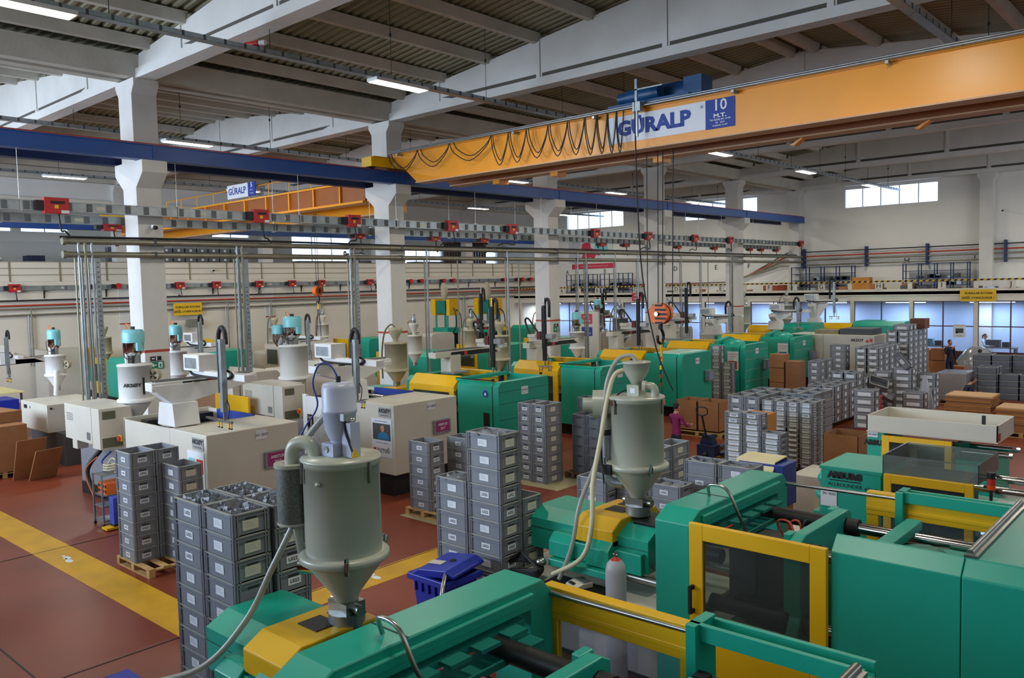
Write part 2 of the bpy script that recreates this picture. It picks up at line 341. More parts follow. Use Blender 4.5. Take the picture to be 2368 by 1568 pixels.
# offices at the far end, storage deck above
YO = 43.7
posts = [-9.75-2.87*k for k in range(11)] + [-6.88, -4.0]
b = MB()
b.box(-39.0, 0, YO, YO+.25, 3.22, 3.82, WALLM).box(-39.0, 0, YO, 47.2, 3.55, 3.7, WALLM); b.box(-39, 0, YO-.02, YO, 3.5, 3.52, CONCD)
off = struct(b.build('trim_office_beam'))
for p in posts: struct(MB().box(p-.09, p+.09, YO-.01, YO+.22, 0, 3.25, WALLM).build('trim_post'))
struct(MB().box(-39, 0, YO+.02, YO+.2, 0, .78, mat('maroon_sill_panel', '#4d2423', .6)).build('wall_office_sill'))
BRN = mat('brown_window_frame', '#4a2a24', .5)
for p in sorted(posts):
    if p > -38: window('Y', YO+.1, p+.09, p+2.78, .78, 3.22, 2, 2, BRN, WGLASS)
bw = mat('office_blue_white', '#c3d6f0', .8, var=.03)
struct(MB().box(-39, 0, 47.0, 47.15, 0, 3.5, bw).build('wall_office_back'))
for k in range(9):
    t = thing('office_ceiling_light', f'cool white strip light under the office ceiling, {("first", "second", "third", "fourth", "fifth", "sixth", "seventh", "eighth", "ninth")[k]} from the camera side corner', 'lamp', (-5.5-4*k, 45.8, 3.1), 'strip lights in the offices')
    MB().box(-1.0, 1.0, -.08, .08, 0, .06, WHITE).build('housing', t); MB().box(-.97, .97, -.06, .06, -.03, 0, LAMPB).build('tube', t)
    area('office_glow', (-5.5-4*k, 45.8, 3.0), 1.9, .15, 95, (.72, .86, 1.0))
# storage deck posts with letters, striped rail
for i, L in enumerate('JIHGFEDCBA'):
    x = -8.3-2.93*i; m = MB(); m.box(x-.17, x+.17, YO-.02, YO+.05, 3.82, 4.16, WALLM)
    o = struct(m.build('trim_letter_post')); MB().text(L, .34, INK, (x, YO-.03, 3.99)).build('letter', o)
    m = MB(); m.box(x-1.55, x-1.35, YO-.02, YO+.04, 3.82, 4.16, WALLM); struct(m.build('trim_stub_post'))
st = mat('hazard_yellow', '#c9a63a', .6)
m = MB(); k = 0; x = -39.0
while x < -4: 
    m.prism([(x, 4.18), (x+.14, 4.18), (x+.2, 4.26), (x+.06, 4.26)], 'Y', YO-.04, YO-.01, st if k % 2 else BLACK); x += .14; k += 1
tag(m.build('hazard_rail'), 'black and yellow striped guard rail along the storage deck', 'railing')
for i, (L, x) in enumerate((('A', -36.9), ('B', -33.6), ('D', -28.0), ('E', -25.1), ('F', -22.9), ('G', -15.9), ('H', -13.85), ('I', -10.6))):
    struct(MB().text(L, .42, INK, (x, 47.19, 5.28)).build('trim_wall_letter'))
OR = ('first', 'second', 'third', 'fourth', 'fifth', 'sixth', 'seventh', 'eighth', 'ninth', 'tenth', 'eleventh', 'twelfth', 'thirteenth', 'fourteenth', 'fifteenth', 'sixteenth', 'seventeenth', 'eighteenth', 'nineteenth', 'twentieth')
# ================================================================ overhead: runways, cranes, lamps, bus bars, pipes
def ibeam(m, ax, x, y0, y1, z0, z1, w, mt, t=.02):
    m.box(x-w/2, x+w/2, y0, y1, z0, z0+t, mt).box(x-w/2, x+w/2, y0, y1, z1-t, z1, mt).box(x-.012, x+.012, y0, y1, z0, z1, mt)
def runway(x, z0, z1, w, y1, label, mt=BLUEB):
    t = thing('crane_runway_beam', label, 'steel beam', (0, 0, 0))
    m = MB(); m.box(x-w/2, x+w/2, -8, y1, z0, z0+.02, mt).box(x-w/2, x+w/2, -8, y1, z1-.02, z1, mt).box(x-w/2+.03, x+w/2-.03, -8, y1, z0+.02, z1-.02, mt)
    for y in CY[:6]: m.box(x+w/2-.03, x+w/2-.01, y-.02, y+.02, z0, z1, mt)
    m.build('beam', t); MB().box(x-.03, x+.03, -8, y1, z1, z1+.05, REDP).build('rail', t)
    return t
runway(-19.28, 7.6, 7.95, .3, 46.5, 'long blue runway beam carrying the near end of the ten tonne crane', BLUEB)
runway(-20.62, 7.6, 7.88, .26, 46.5, 'dark blue runway beam on the far corbels of the middle columns', DBLUE)
runway(-38.85, 7.4, 7.85, .3, 46.8, 'blue runway beam along the outer wall above the gallery', BLUEB)
# ten tonne crane
cr = thing('overhead_crane', 'yellow orange double girder ten tonne crane spanning the near bay', 'crane', (0, 0, 0))
m = MB(); m.prism([(-18.95, 8.36), (-17.9, 7.5), (-.9, 7.5), (-.2, 8.1), (-.2, 8.36)], 'Y', 16.0, 16.32, ORANGE)
m.box(-17.9, -.9, 15.93, 16.39, 7.47, 7.5, mat('girder_flange', '#c9a27a', .5)).box(-18.9, -.2, 15.95, 16.37, 8.36, 8.4, ORANGE); m.build('front_girder', cr)
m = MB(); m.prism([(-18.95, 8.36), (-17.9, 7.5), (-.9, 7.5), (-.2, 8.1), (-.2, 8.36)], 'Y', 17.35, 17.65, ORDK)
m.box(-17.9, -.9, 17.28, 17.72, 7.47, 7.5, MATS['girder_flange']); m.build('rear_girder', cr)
m = MB(); m.box(-19.5, -19.06, 15.3, 18.4, 8.03, 8.3, YEL); 
for y in (15.45, 18.2): m.cyl((-19.4, y, 8.08), (-19.15, y, 8.08), .1, DARK)
m.build('end_truck', cr); MB().box(-19.62, -19.2, 15.5, 16.3, 8.1, 8.36, ORANGE).cyl((-19.3, 15.35, 8.22), (-19.3, 15.55, 8.22), .09, BLACK).build('drive_motor', cr)
m = MB()
for x in (-18.5, -14, -11.5, -8, -5, -2): m.box(x-.03, x+.03, 15.78, 16, 8.3, 8.36, GALV)
m.cyl((-18.9, 15.82, 8.4), (-.3, 15.82, 8.4), .022, GALV).cyl((-18.9, 15.9, 8.46), (-.3, 15.9, 8.46), .018, GALV); m.build('festoon_track', cr)
m = MB(); xs = [-18.85, -17.6, -16.3, -14.75, -14.15, -13.55, -12.85, -12.25, -11.75, -11.4, -11.1, -10.85, -10.65]
for k in range(len(xs)-1):
    a, b = xs[k], xs[k+1]; w = b-a; dp = min(.95, .55+.35*(1.3-w if w < 1.3 else 0))
    for q, off in ((0, 0), (1, .1)):
        d2 = dp-off*1.2; m.tube([(a+off*w, 15.78, 8.36), (a+w*.12+off*w, 15.76, 8.36-d2*.5), (a+w*.5+off*w*.5, 15.76, 8.36-d2), (a+w*.88, 15.76, 8.36-d2*.5), (b, 15.78, 8.36)], .013, BLACK, 5, 4)
m.each('festoon_cable', cr)
m = MB(); m.box(-11.25, -8.72, 15.985, 16.0, 7.68, 8.28, SIGNW); m.text('GÜRALP', .44, NAVYSIGN, (-10.02, 15.985, 7.98), sx=1.15, bold=.022); m.text('®', .1, NAVYSIGN, (-8.8, 15.985, 8.16)); m.build('maker_banner', cr)
m = MB(); m.box(-8.72, -8.05, 15.985, 16.0, 7.67, 8.28, NAVYSIGN)
for tx, sz, z, sx in (('10', .32, 8.14, 1.05), ('M.T.', .11, 7.93, 1.5), ('Tel: 0(224) 441 10 09', .05, 7.85, 1.1), ('03.   2010', .045, 7.79, 1.1), ('G.GN2-60  N. 037', .045, 7.73, 1.0)): m.text(tx, sz, SIGNW, (-8.385, 15.985, z), sx=sx, bold=.004 if sz > .1 else .001)
m.build('capacity_sign', cr)
m = MB()
for x in (-7.5, -5.0): m.prism([(x, 7.35), (x+.3, 7.5), (x+.3, 7.47), (x+.1, 7.33)], 'Y', 17.4, 17.6, ORANGE)
for x in (-13.8, -15.9, -10.6): m.box(x-.25, x, 17.3, 17.7, 7.36, 7.47, ORANGE)
m.each('bracket', cr)
# trolley with blue hoist, ropes, hook block
ho = thing('hoist_trolley', 'blue electric hoist trolley sitting on top of the ten tonne crane', 'hoist', (-10.1, 16.85, 8.42))
m = MB(); m.box(-1.1, 1.0, -.9, .9, 0, .12, HOISTB).build('carriage', ho); MB().cyl((-.9, 0, .36), (.5, 0, .36), .25, HOISTB, 16).box(.5, .95, -.25, .25, .12, .62, HOISTB).box(-1.25, -.9, -.2, .2, .1, .42, HOISTB).build('drum', ho)
MB().cyl((-.75, -.55, .32), (.1, -.55, .32), .17, HOISTB, 12).cyl((-1, -.55, .32), (-.75, -.55, .32), .13, HOISTB, 12).build('motor', ho)
MB().box(-.2, -.14, -1.15, -1.1, -.7, .55, GALV).box(-.2, .5, -1.15, -1.12, .3, .33, GALV).box(-.26, -.06, -1.16, -1.0, -.15, .05, GALV).build('cable_post', ho)
m = MB()
for dx, dy in ((-.28, -.1), (-.12, .1), (.12, -.1), (.26, .1)): m.cyl((-10.2+dx, 16.5+dy, 3.9), (-10.2+dx*1.1, 16.6+dy, 8.5), .012, DARK, 5)
rp = thing('hoist_rope', 'four thin steel ropes holding the striped hook block', 'rope'); m.each('rope_strand', rp)
hb = thing('hook_block', 'orange and black striped hook block hanging over the green machines', 'crane hook', (-10.2, 16.5, 3.75), None, PI/2)
m = MB(); m.cyl((-.14, -.02, 0), (.17, .02, 0), .24, ORNG, 20)
for a in range(5):
    z = -.2+.1*a; h = math.sqrt(max(.01, .236**2-z*z)); m.box(-.15, -.141, -h, h, z-.025, z+.02, BLACK)
m.cyl((-.2, 0, 0), (.24, 0, 0), .05, STEEL)
m.build('sheave_cover', hb)
MB().prism([(.242*math.cos(a), .242*math.sin(a)) for a in [PI*k/8-PI/2 for k in range(9)]], 'X', -.06, -.03, BLACK).prism([(.25*math.cos(a), .25*math.sin(a)) for a in [PI*k/8+PI/2 for k in range(9)]], 'X', .03, .06, BLACK).build('warning_stripe', hb)
m = MB(); m.cyl((0, 0, -.24), (0, 0, -.36), .05, DARK); m.tube([(0, 0, -.34), (.08, 0, -.42), (.12, 0, -.55), (.04, 0, -.68), (-.09, 0, -.66), (-.13, 0, -.56), (-.12, 0, -.5)], .035, DARK, 8, 5); m.build('hook', hb)
m = MB(); m.tube([(0, 0, -.62), (.03, 0, -1.0), (-.02, 0, -1.3)], .03, YEL, 6, 3)
for k in range(7): m.cyl((0, 0, -1.0-.1*k), (.02*(-1)**k, .015, -1.1-.1*k), .022, BLACK if k % 2 else RED, 6)
m.cyl((0, 0, -1.5), (.05, 0, -2.05), .01, DARK, 4).box(.02, .1, -.04, .04, -2.12, -2.0, ORNG); m.build('sling', hb)
tag(MB().tube([(-10.3, 15.7, 8.5), (-10.28, 15.72, 6.4), (-10.22, 15.8, 4.6), (-9.95, 15.9, 3.0), (-9.62, 16.05, 2.05)], .016, BLACK, 6, 5).build('pendant_cable'), 'black pendant control cable hanging from the ten tonne crane', 'cable')
# five tonne crane in the far bay
c5_ = thing('overhead_crane', 'smaller orange five tonne crane with stiffened girder in the far bay', 'crane', (0, 0, 0))
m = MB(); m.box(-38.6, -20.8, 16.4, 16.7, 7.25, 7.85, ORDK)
for k in range(13): m.box(-38+1.45*k, -37.93+1.45*k, 16.32, 16.4, 7.2, 7.85, ORANGE)
m.box(-38.6, -20.8, 16.3, 16.8, 7.18, 7.25, ORANGE).box(-38.6, -20.8, 16.34, 16.46, 7.83, 7.89, ORANGE); m.build('front_girder', c5_)
MB().box(-38.6, -20.8, 17.8, 18.1, 7.0, 7.75, ORANGE).box(-38.6, -20.8, 17.75, 18.15, 6.95, 7.0, MATS['girder_flange']).build('rear_girder', c5_)
MB().box(-20.8, -20.45, 15.6, 19.0, 7.93, 8.1, YEL).build('end_truck', c5_); MB().box(-39.0, -38.7, 15.6, 19.0, 7.9, 8.1, YEL).build('end_truck', c5_)
m = MB()
for k in range(9): m.cyl((-34+1.3*k, 16.36, 7.85), (-34+1.3*k, 16.36, 8.3), .02, ORANGE, 5)
m.cyl((-34, 16.36, 8.3), (-23.6, 16.36, 8.3), .02, ORANGE, 5); m.each('handrail', c5_)
m = MB(); m.box(-28.8, -27.35, 16.22, 16.25, 7.95, 8.45, SIGNW).text('GÜRALP', .33, NAVYSIGN, (-28.1, 16.22, 8.2), bold=.008, sx=1.0); m.box(-27.35, -26.85, 16.22, 16.25, 7.95, 8.45, NAVYSIGN).text('5', .24, SIGNW, (-27.1, 16.22, 8.34), bold=.006).text('M.T.', .09, SIGNW, (-27.1, 16.22, 8.16), sx=1.3).text('Tel 0(224)', .06, SIGNW, (-27.1, 16.22, 8.05)); m.build('maker_sign', c5_)
hk = thing('hook_block', 'small orange hook block hanging in the far bay by the loader hoppers', 'crane hook', (-23.1, 16.1, 4.45))
MB().cyl((-.1, 0, 0), (.1, 0, 0), .16, ORNG, 14).box(-.13, .13, -.03, .03, -.08, .08, BLACK).build('sheave_cover', hk); MB().tube([(0, 0, -.12), (.07, 0, -.24), (.02, 0, -.4), (-.08, 0, -.34)], .03, DARK, 6, 4).tube([(0, 0, -.38), (.02, 0, -.6)], .03, YEL, 6).build('hook', hk)
MB().tube([(-.02, 0, -.6), (-.16, .0, -1.5)], .012, BLACK, 5, 1).tube([(.04, 0, -.6), (.1, 0, -1.5)], .012, BLACK, 5, 1).cyl((-.05, 0, .1), (-.05, 0, 2.6), .01, DARK, 5).cyl((.07, 0, .1), (.07, 0, 2.6), .01, DARK, 5).build('sling', hk)
# lamp troughs and lamps
lampproto = None
LY = [4.7, 12.2, 19.6, 26.9, 34.5, 42.3]
def lampname(bi, i):
    row = ('over the near machine aisle', 'over the row of robots', 'over the outer wall machines', 'over the crate storage')[bi]
    return f'ceiling strip light {row}, {("first", "second", "third", "fourth", "fifth", "sixth")[i]} from the yellow lane end'
for bi, x in enumerate((-14.15, -23.8, -33.4, -4.5)):
    t = thing('cable_trough', ('galvanised cable trough carrying lamps over the near machine aisle', 'galvanised cable trough past the far side of the middle columns', 'galvanised cable trough next to the outer wall gallery', 'galvanised cable trough over the crate storage')[bi], 'cable tray', (x, 0, 9.0))
    m = MB(); m.box(-.09, -.075, -8, 46.8, 0, .09, GALV).box(.075, .09, -8, 46.8, 0, .09, GALV).box(-.09, .09, -8, 46.8, -.005, .005, GALV)
    for k in range(136): m.box(-.1, -.09, -8+.4*k, -7.96+.4*k, 0, .09, DGREY).box(.09, .1, -8+.4*k, -7.96+.4*k, 0, .09, DGREY)
    m.build('tray', t); w = MB()
    c = -9.85 if x > XM else -29.5
    for k in range(18): w.cyl((0, -6+3.0*k, .05), (0, -6+3.0*k, roofz(x, *(BAYS[1] if x > XM else BAYS[0]))-9.0+.2), .008, DARK, 4).ball((0, -6+3*k, 1.0), .03, .03, .05, DARK, 5, 4)
    w.each('hanger', t, None, 2)
    for i, y in enumerate(LY):
        l = thing('ceiling_lamp', lampname(bi, i), 'lamp', (x, y, 8.93))
        MB().box(-.17, .17, -.75, .75, 0, .07, WHITE).build('housing', l); MB().box(-.15, .15, -.72, .72, -.01, 0, LAMP).build('diffuser', l)
        area('lamp_light', (x, y, 8.9), .3, 1.45, 150, (1, .93, .78))
# upper bus bars on both faces of the column row
def busbar(x, z0, z1, y0, y1, label, wdt=.09, pitch=.42, hang=True, face=1):
    t = thing('busbar_trunking', label, 'cable duct', (0, 0, 0)); MB().box(x-wdt/2, x+wdt/2, y0, y1, z0, z1, GALV).box(x-wdt/2-.012, x+wdt/2+.012, y0, y1, z1-.01, z1+.005, GALV).box(x-wdt/2-.012, x+wdt/2+.012, y0, y1, z0-.005, z0+.01, GALV).build('duct', t)
    y = y0+.3; oc = MB().box(x-wdt/2-.02, x+wdt/2+.02, 0, .11, z0+.02, z1-.02, COVER).build('outlet_cover', t, (0, y, 0))
    while y < y1-.6: y += pitch; link('outlet_cover', oc.data, t, (0, y, 0))
    lb = MB(); y = y0+1.1
    while y < y1: lb.box(x+wdt/2, x+wdt/2+.004, y+.16, y+.34, z0+.06, z1-.07, PAPER2); y += 3*pitch*1.9
    lb.each('rating_label', t)
    if hang:
        w = MB(); y = 6.1
        while y < y1: w.cyl((x, y, z1), (x, y, 7.6), .008, STEEL, 4).box(x-.07, x+.07, y-.012, y+.012, z0-.03, z1+.03, STEEL); y += 3.4
        w.each('hanger', t, None, 2)
    return t
busbar(-19.22, 6.31, 6.52, -8, 46.0, 'upper run of galvanised bus bar trunking on the aisle side of the columns')
busbar(-20.48, 6.16, 6.36, -8, 46.2, 'run of bus bar trunking behind the middle columns')
busbar(-38.9, 4.76, 4.95, -8, 46.5, 'bus bar trunking fixed along the outer wall below the gallery', hang=False, pitch=.9)
br = MB()
for k in range(17): y = 2.7+2.6*k; br.box(-38.98, -38.85, y-.02, y+.02, 4.7, 4.75, DARK).box(-38.98, -38.95, y-.02, y+.02, 4.4, 4.75, DARK).cyl((-38.97, y, 4.42), (-38.86, y, 4.7), .015, DARK, 4)
for k, b_ in enumerate(br.each('wall_bracket', None, None, 3)): tag(b_, f'dark triangular bracket under the outer wall bus bar, {OR[k]} from the lane end', 'bracket', 'brackets under the outer wall bus bar')
def tapbox(x, y, z, w, h, label, grp, sgn=True, cable=None):
    t = thing('tap_off_box', label, 'switch box', (x, y, z), grp); MB().box(0, .16, -w/2, w/2, -h/2, h/2, REDBOX).build('box', t, bevel=.006)
    MB().box(.16, .175, -w*.25, w*.3, h*.12, h*.28, BLACK).build('switch_lever', t); MB().box(.16, .163, -.05, .03, -h*.18, h*.04, SIGNY).build('warning_label', t); MB().box(.16, .163, .08, w/2-.01, -h/2+.01, -h*.28, PAPER).build('rating_label', t)
    MB().box(.0, .14, -w/2-.16, -w/2, -h*.3, h*.3, BLACK).build('side_socket', t)
    if cable: MB().tube([(.08, .05, -h/2), (.1, .08, -h/2-.35), (.1, cable[0]*.6, -h/2-cable[1]*.8), (.06, cable[0], -h/2-cable[1])], .02, BLACK, 6, 5).build('cable', t)
    return t
for i, y in enumerate((6.76, 11.65, 14.61, 18.5, 21.4, 26.26, 30.03, 33.95, 37.4, 45.9)):
    tapbox(-19.19, y, 6.42, .5 if i < 1 else .44, .34, f'red tap-off box on the aisle-side bus bar, {OR[i]} from the lane end', 'red boxes on the aisle-side bus bar', cable=((.25, .45), (.3, .5), (-.2, .5), (-.5, .45), (-.7, .4), (.2, .4), (-.6, .4), (-.5, .4), (-.3, .3), (0, .1))[i])
for i, y in enumerate((8.45, 15.84, 18.98, 21.34, 28.56, 30.32, 34.73, 38.3, 42.27, 43.65, 45.6)):
    tapbox(-20.53, y, 6.1, .42, .16, f'red box under the bus bar behind the columns, {OR[i]} from the lane end', 'red boxes behind the columns', cable=(.15, .35))
for i, y in enumerate((11.9, 19.1, 21.0, 23.4, 25.4, 27.3, 30.7)):
    tapbox(-38.84, y, 4.86, .44, .34, f'red tap-off box on the outer wall bus bar, {OR[i]} from the lane end', 'red boxes on the outer wall', cable=(.1-.2*(i % 2), .35))
for i, y in enumerate((15.2, 16.2, 33.9, 34.8, 36.7, 37.6, 42.5, 43.9, 44.4, 45.3)):
    t = thing('round_socket', f'round red socket on the outer wall bus bar, {OR[i]} from the lane end', 'socket', (-38.84, y, 4.88), 'red sockets on the outer wall'); MB().cyl((0, 0, 0), (.14, 0, 0), .13, RED, 12).build('plug', t); MB().box(0, .1, -.3, -.14, -.09, .09, BLACK).build('holder', t)
# twin pipes along the columns and their droppers
for nm, x, z, lab in (('overhead_pipe', -19.36, 5.69, 'upper of the two thick grey pipes clamped to the columns'), ('overhead_pipe', -19.36, 5.40, 'lower of the two thick grey pipes clamped to the columns')):
    t = thing(nm, lab, 'pipe', (0, 0, 0)); MB().cyl((x, 7.0, z), (x, 46.6, z), .068, PIPE, 12).build('pipe_run', t)
    m = MB(); m.cyl((x, 6.93, z), (x, 7.0, z), .085, PIPE, 12)
    for k in range(8): m.cyl((x, 11.5+4.6*k, z), (x, 11.56+4.6*k, z), .076, PIPE, 12)
    for y in CY[1:6]: m.box(x-.16, x+.07, y-.03, y+.03, z-.07, z+.08, DGREY)
    m.each('clamp', t)
tag(MB().tube([(-19.4, 6.9, 5.78), (-19.4, 12, 5.8), (-19.42, 18, 5.77), (-19.4, 26, 5.8), (-19.4, 38, 5.78), (-19.4, 46, 5.8)], .028, BLACK, 5, 3).build('cable_bundle'), 'black cable bundle lying along the upper thick grey pipe', 'cable')
def dropper(y, x, n, z0, label, wide=.07, tray=False):
    t = thing('pipe_dropper', label, 'pipe', (x, y, 0)); m = MB()
    for k in range(n):
        r = (.022, .03, .024, .034, .02, .028)[k % 6]; m.cyl((.04*(k % 2), k*wide, z0), (.04*(k % 2), k*wide, 5.66 if k % 2 else 5.38), r, GALV if k % 3 else PIPE, 8)
    m.each('pipe', t)
    if tray:
        q = MB(); q.box(-.03, -.01, wide*n, wide*n+.12, z0, 5.5, GALV); 
        for k in range(30): q.box(-.008, -.004, wide*n+.04, wide*n+.08, z0+.1+.11*k, z0+.12+.11*k, DGREY)
        q.build('ladder_tray', t)
DRP = [(7.18, -19.36, 6, 2.15, 'thick bundle of vertical pipes coming down by the first column', True), (11.0, -19.36, 4, 1.3, 'pipe bundle coming down between the first two columns', True), (14.55, -19.36, 4, 1.3, 'pipe bundle and ladder tray just before the second column', True), (17.5, -19.36, 2, 1.2, 'pair of vertical pipes just past the second column', False), (18.95, -19.36, 1, 1.2, 'single thin pipe dropping behind the white robot post', False), (21.2, -19.3, 3, 1.2, 'pipe bundle dropping beside the second robot', False), (22.0, -19.4, 1, 1.2, 'single vertical pipe before the third column', False), (25.2, -19.3, 2, 1.2, 'two vertical pipes after the third column', False), (25.8, -19.36, 2, 1.2, 'steel dropper pipes beside the green shade hopper', True), (27.8, -19.36, 2, 1.2, 'two dropper pipes in front of the mezzanine letter D', False), (29.46, -19.36, 2, 1.2, 'dropper pipes just before the fourth column', False), (33.0, -19.36, 2, 1.2, 'dropper pipes behind the striped hook block', False), (34.8, -19.36, 2, 1.2, 'thin twin pipes hanging after the fourth column', False), (35.6, -19.36, 1, 1.2, 'single pipe in front of the wall letter E', False), (37.8, -19.36, 5, 1.2, 'pipe bundle against the fifth column', False)]
for y, x, n, z0, lab, tr in DRP: dropper(y, x, n, z0, lab, tray=tr)
# pipes on the outer wall
for z, r, mt, lab in ((4.33, .035, DKPIPE, 'dark pipe on the outer wall, topmost of four'), (4.12, .04, REDP, 'red fire pipe running along the outer wall'), (3.97, .035, PIPE, 'grey pipe just under the red pipe on the outer wall'), (3.71, .04, PIPE, 'lowest grey pipe on the outer wall')):
    tag(MB().cyl((-38.9, -8, z), (-38.9, 46.9, z), r, mt, 8).build('wall_pipe'), lab, 'pipe')
for i, y in enumerate((12.4, 17.0, 21.5, 24.0, 27.2, 33.0, 38.5)):
    m = MB(); m.cyl((-38.85, y, 1.5), (-38.85, y, 3.7), .03, STEEL, 6).cyl((-38.85, y+.12, 1.5), (-38.85, y+.12, 3.97), .03, PIPE, 6); tag(m.build('wall_dropper'), f'pair of vertical pipes on the outer wall, {OR[i]} from the lane end', 'pipe', 'droppers on the outer wall')
# pipes on the end wall, sloping set, brackets
for k, (z, r, mt, lab) in enumerate(((5.97, .03, DKPIPE, 'dark blue pipe on the end wall, topmost'), (5.72, .04, REDP, 'red pipe running along the end wall'), (5.5, .045, PIPE, 'upper grey pipe on the end wall'), (5.22, .045, PIPE, 'lower grey pipe on the end wall'))):
    m = MB(); xe = -20.4-.15*k; m.tube([(0, 47.0, z), (xe, 47.0, z), (xe-3.2, 47.0, 4.35), (xe-12, 47.0, 4.3-.05*k)], r, mt, 8, 1); tag(m.build('end_wall_pipe'), lab, 'pipe')
m = MB()
for x in (-19.4, -15.9, -12.8, -9.2, -6): m.box(x-.05, x+.05, 46.88, 47.2, 5.05, 6.15, DBLUE)
for k, b_ in enumerate(m.each('pipe_bracket')): tag(b_, f'dark blue bracket holding the end wall pipes, {OR[k]} from the far bay', 'bracket', 'brackets on the end wall')
# ================================================================ injection moulding machines
def P_(mb, name, t, base, bevel=0): return mb.build(name, t, (-base[0], -base[1], -base[2]), bevel)
MG = mat('dark_grille', '#3a3a38', .6, .3, var=.2, scale=20)
def big_machine(label, dy, rear_slid):
    bx = (-4.0, 8.35, 0); t = thing('moulding_machine', label, 'moulding machine', (bx[0], bx[1]+dy, 0)); B_ = bx
    P_(MB().box(-7.3, -.3, 7.62, 9.35, .08, .62, CREAM).box(-7.2, -.4, 7.7, 9.3, 0, .08, DARK).box(-7.25, -4.6, 7.5, 9.3, .72, .78, CREAM), 'base_frame', t, B_, .01)
    P_(MB().box(-6.3, -4.6, 7.75, 9.2, .62, .72, DARK).box(-4.1, -2.6, 7.6, 9.2, .6, .85, DARK), 'machine_bed', t, B_)
    P_(MB().prism([(8.08, 1.06), (8.98, 1.06), (8.98, 1.5), (8.88, 1.56), (8.3, 1.56), (8.08, 1.45)], 'X', -7.05, -5.2, GREEN).box(-7.055, -5.2, 8.072, 8.08, 1.33, 1.335, DARK), 'injection_cover', t, B_, .012)
    P_(MB().prism([(7.88, 1.08), (8.1, 1.08), (8.1, 1.36), (7.98, 1.36), (7.88, 1.27)], 'X', -6.55, -6.2, GREEN).prism([(7.88, 1.08), (8.1, 1.08), (8.1, 1.4), (7.98, 1.4), (7.88, 1.3)], 'X', -5.98, -5.63, GREEN).box(-6.2, -5.98, 7.95, 8.1, 1.08, 1.3, GREEN).box(-6.5, -5.5, 7.8, 8.2, .98, 1.07, GREEN), 'lower_cover', t, B_, .01)
    h = P_(MB().prism([(7.97, 1.32), (9.06, 1.32), (9.06, 1.52), (8.94, 1.63), (8.16, 1.63), (7.97, 1.52)], 'X', -6.22, -5.63, YEL), 'yellow_hood', t, B_, .012)
    for k in (0, 1): MB().box(-6.05, -5.78, 8.4+.3*k, 8.63+.3*k, 1.631, 1.64, MG).build('hood_grille', h)
    m = MB(); m.box(-5.62, -5.3, 8.2, 8.9, 1.1, 1.5, GREEN).box(-5.55, -5.2, 8.3, 8.8, 1.5, 1.6, DARK).cyl((-5.3, 8.55, 1.3), (-4.5, 8.55, 1.3), .09, DARK, 12).box(-5.62, -5.25, 8.0, 8.2, 1.05, 1.3, GREEN)
    P_(m, 'injection_carriage', t, B_, .008)
    m = MB()
    for y in (8.05, 9.0): m.cyl((-6.2, y, 1.0), (-4.5, y, 1.0), .05, STEEL, 10)
    m.box(-5.3, -4.55, 8.15, 8.25, 1.12, 1.16, STEEL); P_(m, 'guide_rod', t, B_)
    g = P_(MB().prism([(7.2, .3), (7.42, .3), (7.42, 1.95), (9.28, 1.95), (9.28, .3), (9.55, .3), (9.55, 2.03), (9.42, 2.16), (7.42, 2.16), (7.2, 2.05)], 'X', -4.55, -4.15, GREEN).box(-4.15, -4.11, 7.45, 9.28, 2.02, 2.1, GREEN), 'fixed_plate_arch', t, B_, .012)
    MB().box(-4.552, -4.148, 8.02, 8.03, 2.161, 2.165, DARK).box(-4.4, -4.1, 7.75, 9.15, 1.88, 1.94, DGREEN).build('arch_ledge', g)
    m = MB()
    for k in range(4): m.box(-4.12, -3.98, 7.95+.3*k, 8.15+.3*k, 1.9, 1.93, DGREEN)
    m.box(-4.2, -3.95, 7.6, 9.2, 1.75, 1.8, DGREEN); P_(m, 'slotted_shelf', t, B_)
    m = MB(); m.box(-4.12, -3.97, 7.14, 7.2, .6, 2.1, YEL).box(-2.9, -2.75, 7.14, 7.2, .6, 2.1, YEL).box(-3.97, -2.9, 7.14, 7.2, 1.94, 2.1, YEL).box(-3.97, -2.9, 7.14, 7.2, .6, 1.08, YEL)
    dr = P_(m, 'front_door', t, B_, .006); MB().box(-3.97, -2.9, 7.16, 7.17, 1.08, 1.94, DGLASS).build('door_glass', dr)
    MB().box(-4.09, -4.06, 7.08, 7.14, 1.44, 1.48, BLACK).box(-4.09, -4.06, 7.08, 7.14, 1.2, 1.24, BLACK).box(-4.09, -4.06, 7.06, 7.09, 1.2, 1.48, BLACK).build('door_handle', dr)
    m = MB()
    for y in (7.75, 8.83):
        for z in (1.83, 1.1): m.cyl((-4.2, y, z), (-3.38, y, z), .085, DARK, 14); m.cyl((-3.3, y, z), (-1.2, y, z), .06, CHROME, 12); m.cyl((-3.18, y, z), (-3.05, y, z), .095, BLACK, 12)
    m.each('tie_bar', t, (-B_[0], -B_[1], 0), 3)
    m = MB(); m.prism([(7.5, .75), (9.1, .75), (9.1, 1.0), (8.98, 1.2), (8.98, 1.95), (8.88, 2.0), (7.75, 2.0), (7.62, 1.95), (7.62, 1.2), (7.5, 1.0)], 'X', -3.3, -3.18, GREEN).box(-3.38, -3.3, 7.68, 7.82, 1.2, 2.0, GREEN).box(-3.38, -3.3, 8.8, 8.95, 1.2, 2.0, GREEN)
    P_(m, 'moving_platen', t, B_, .01)
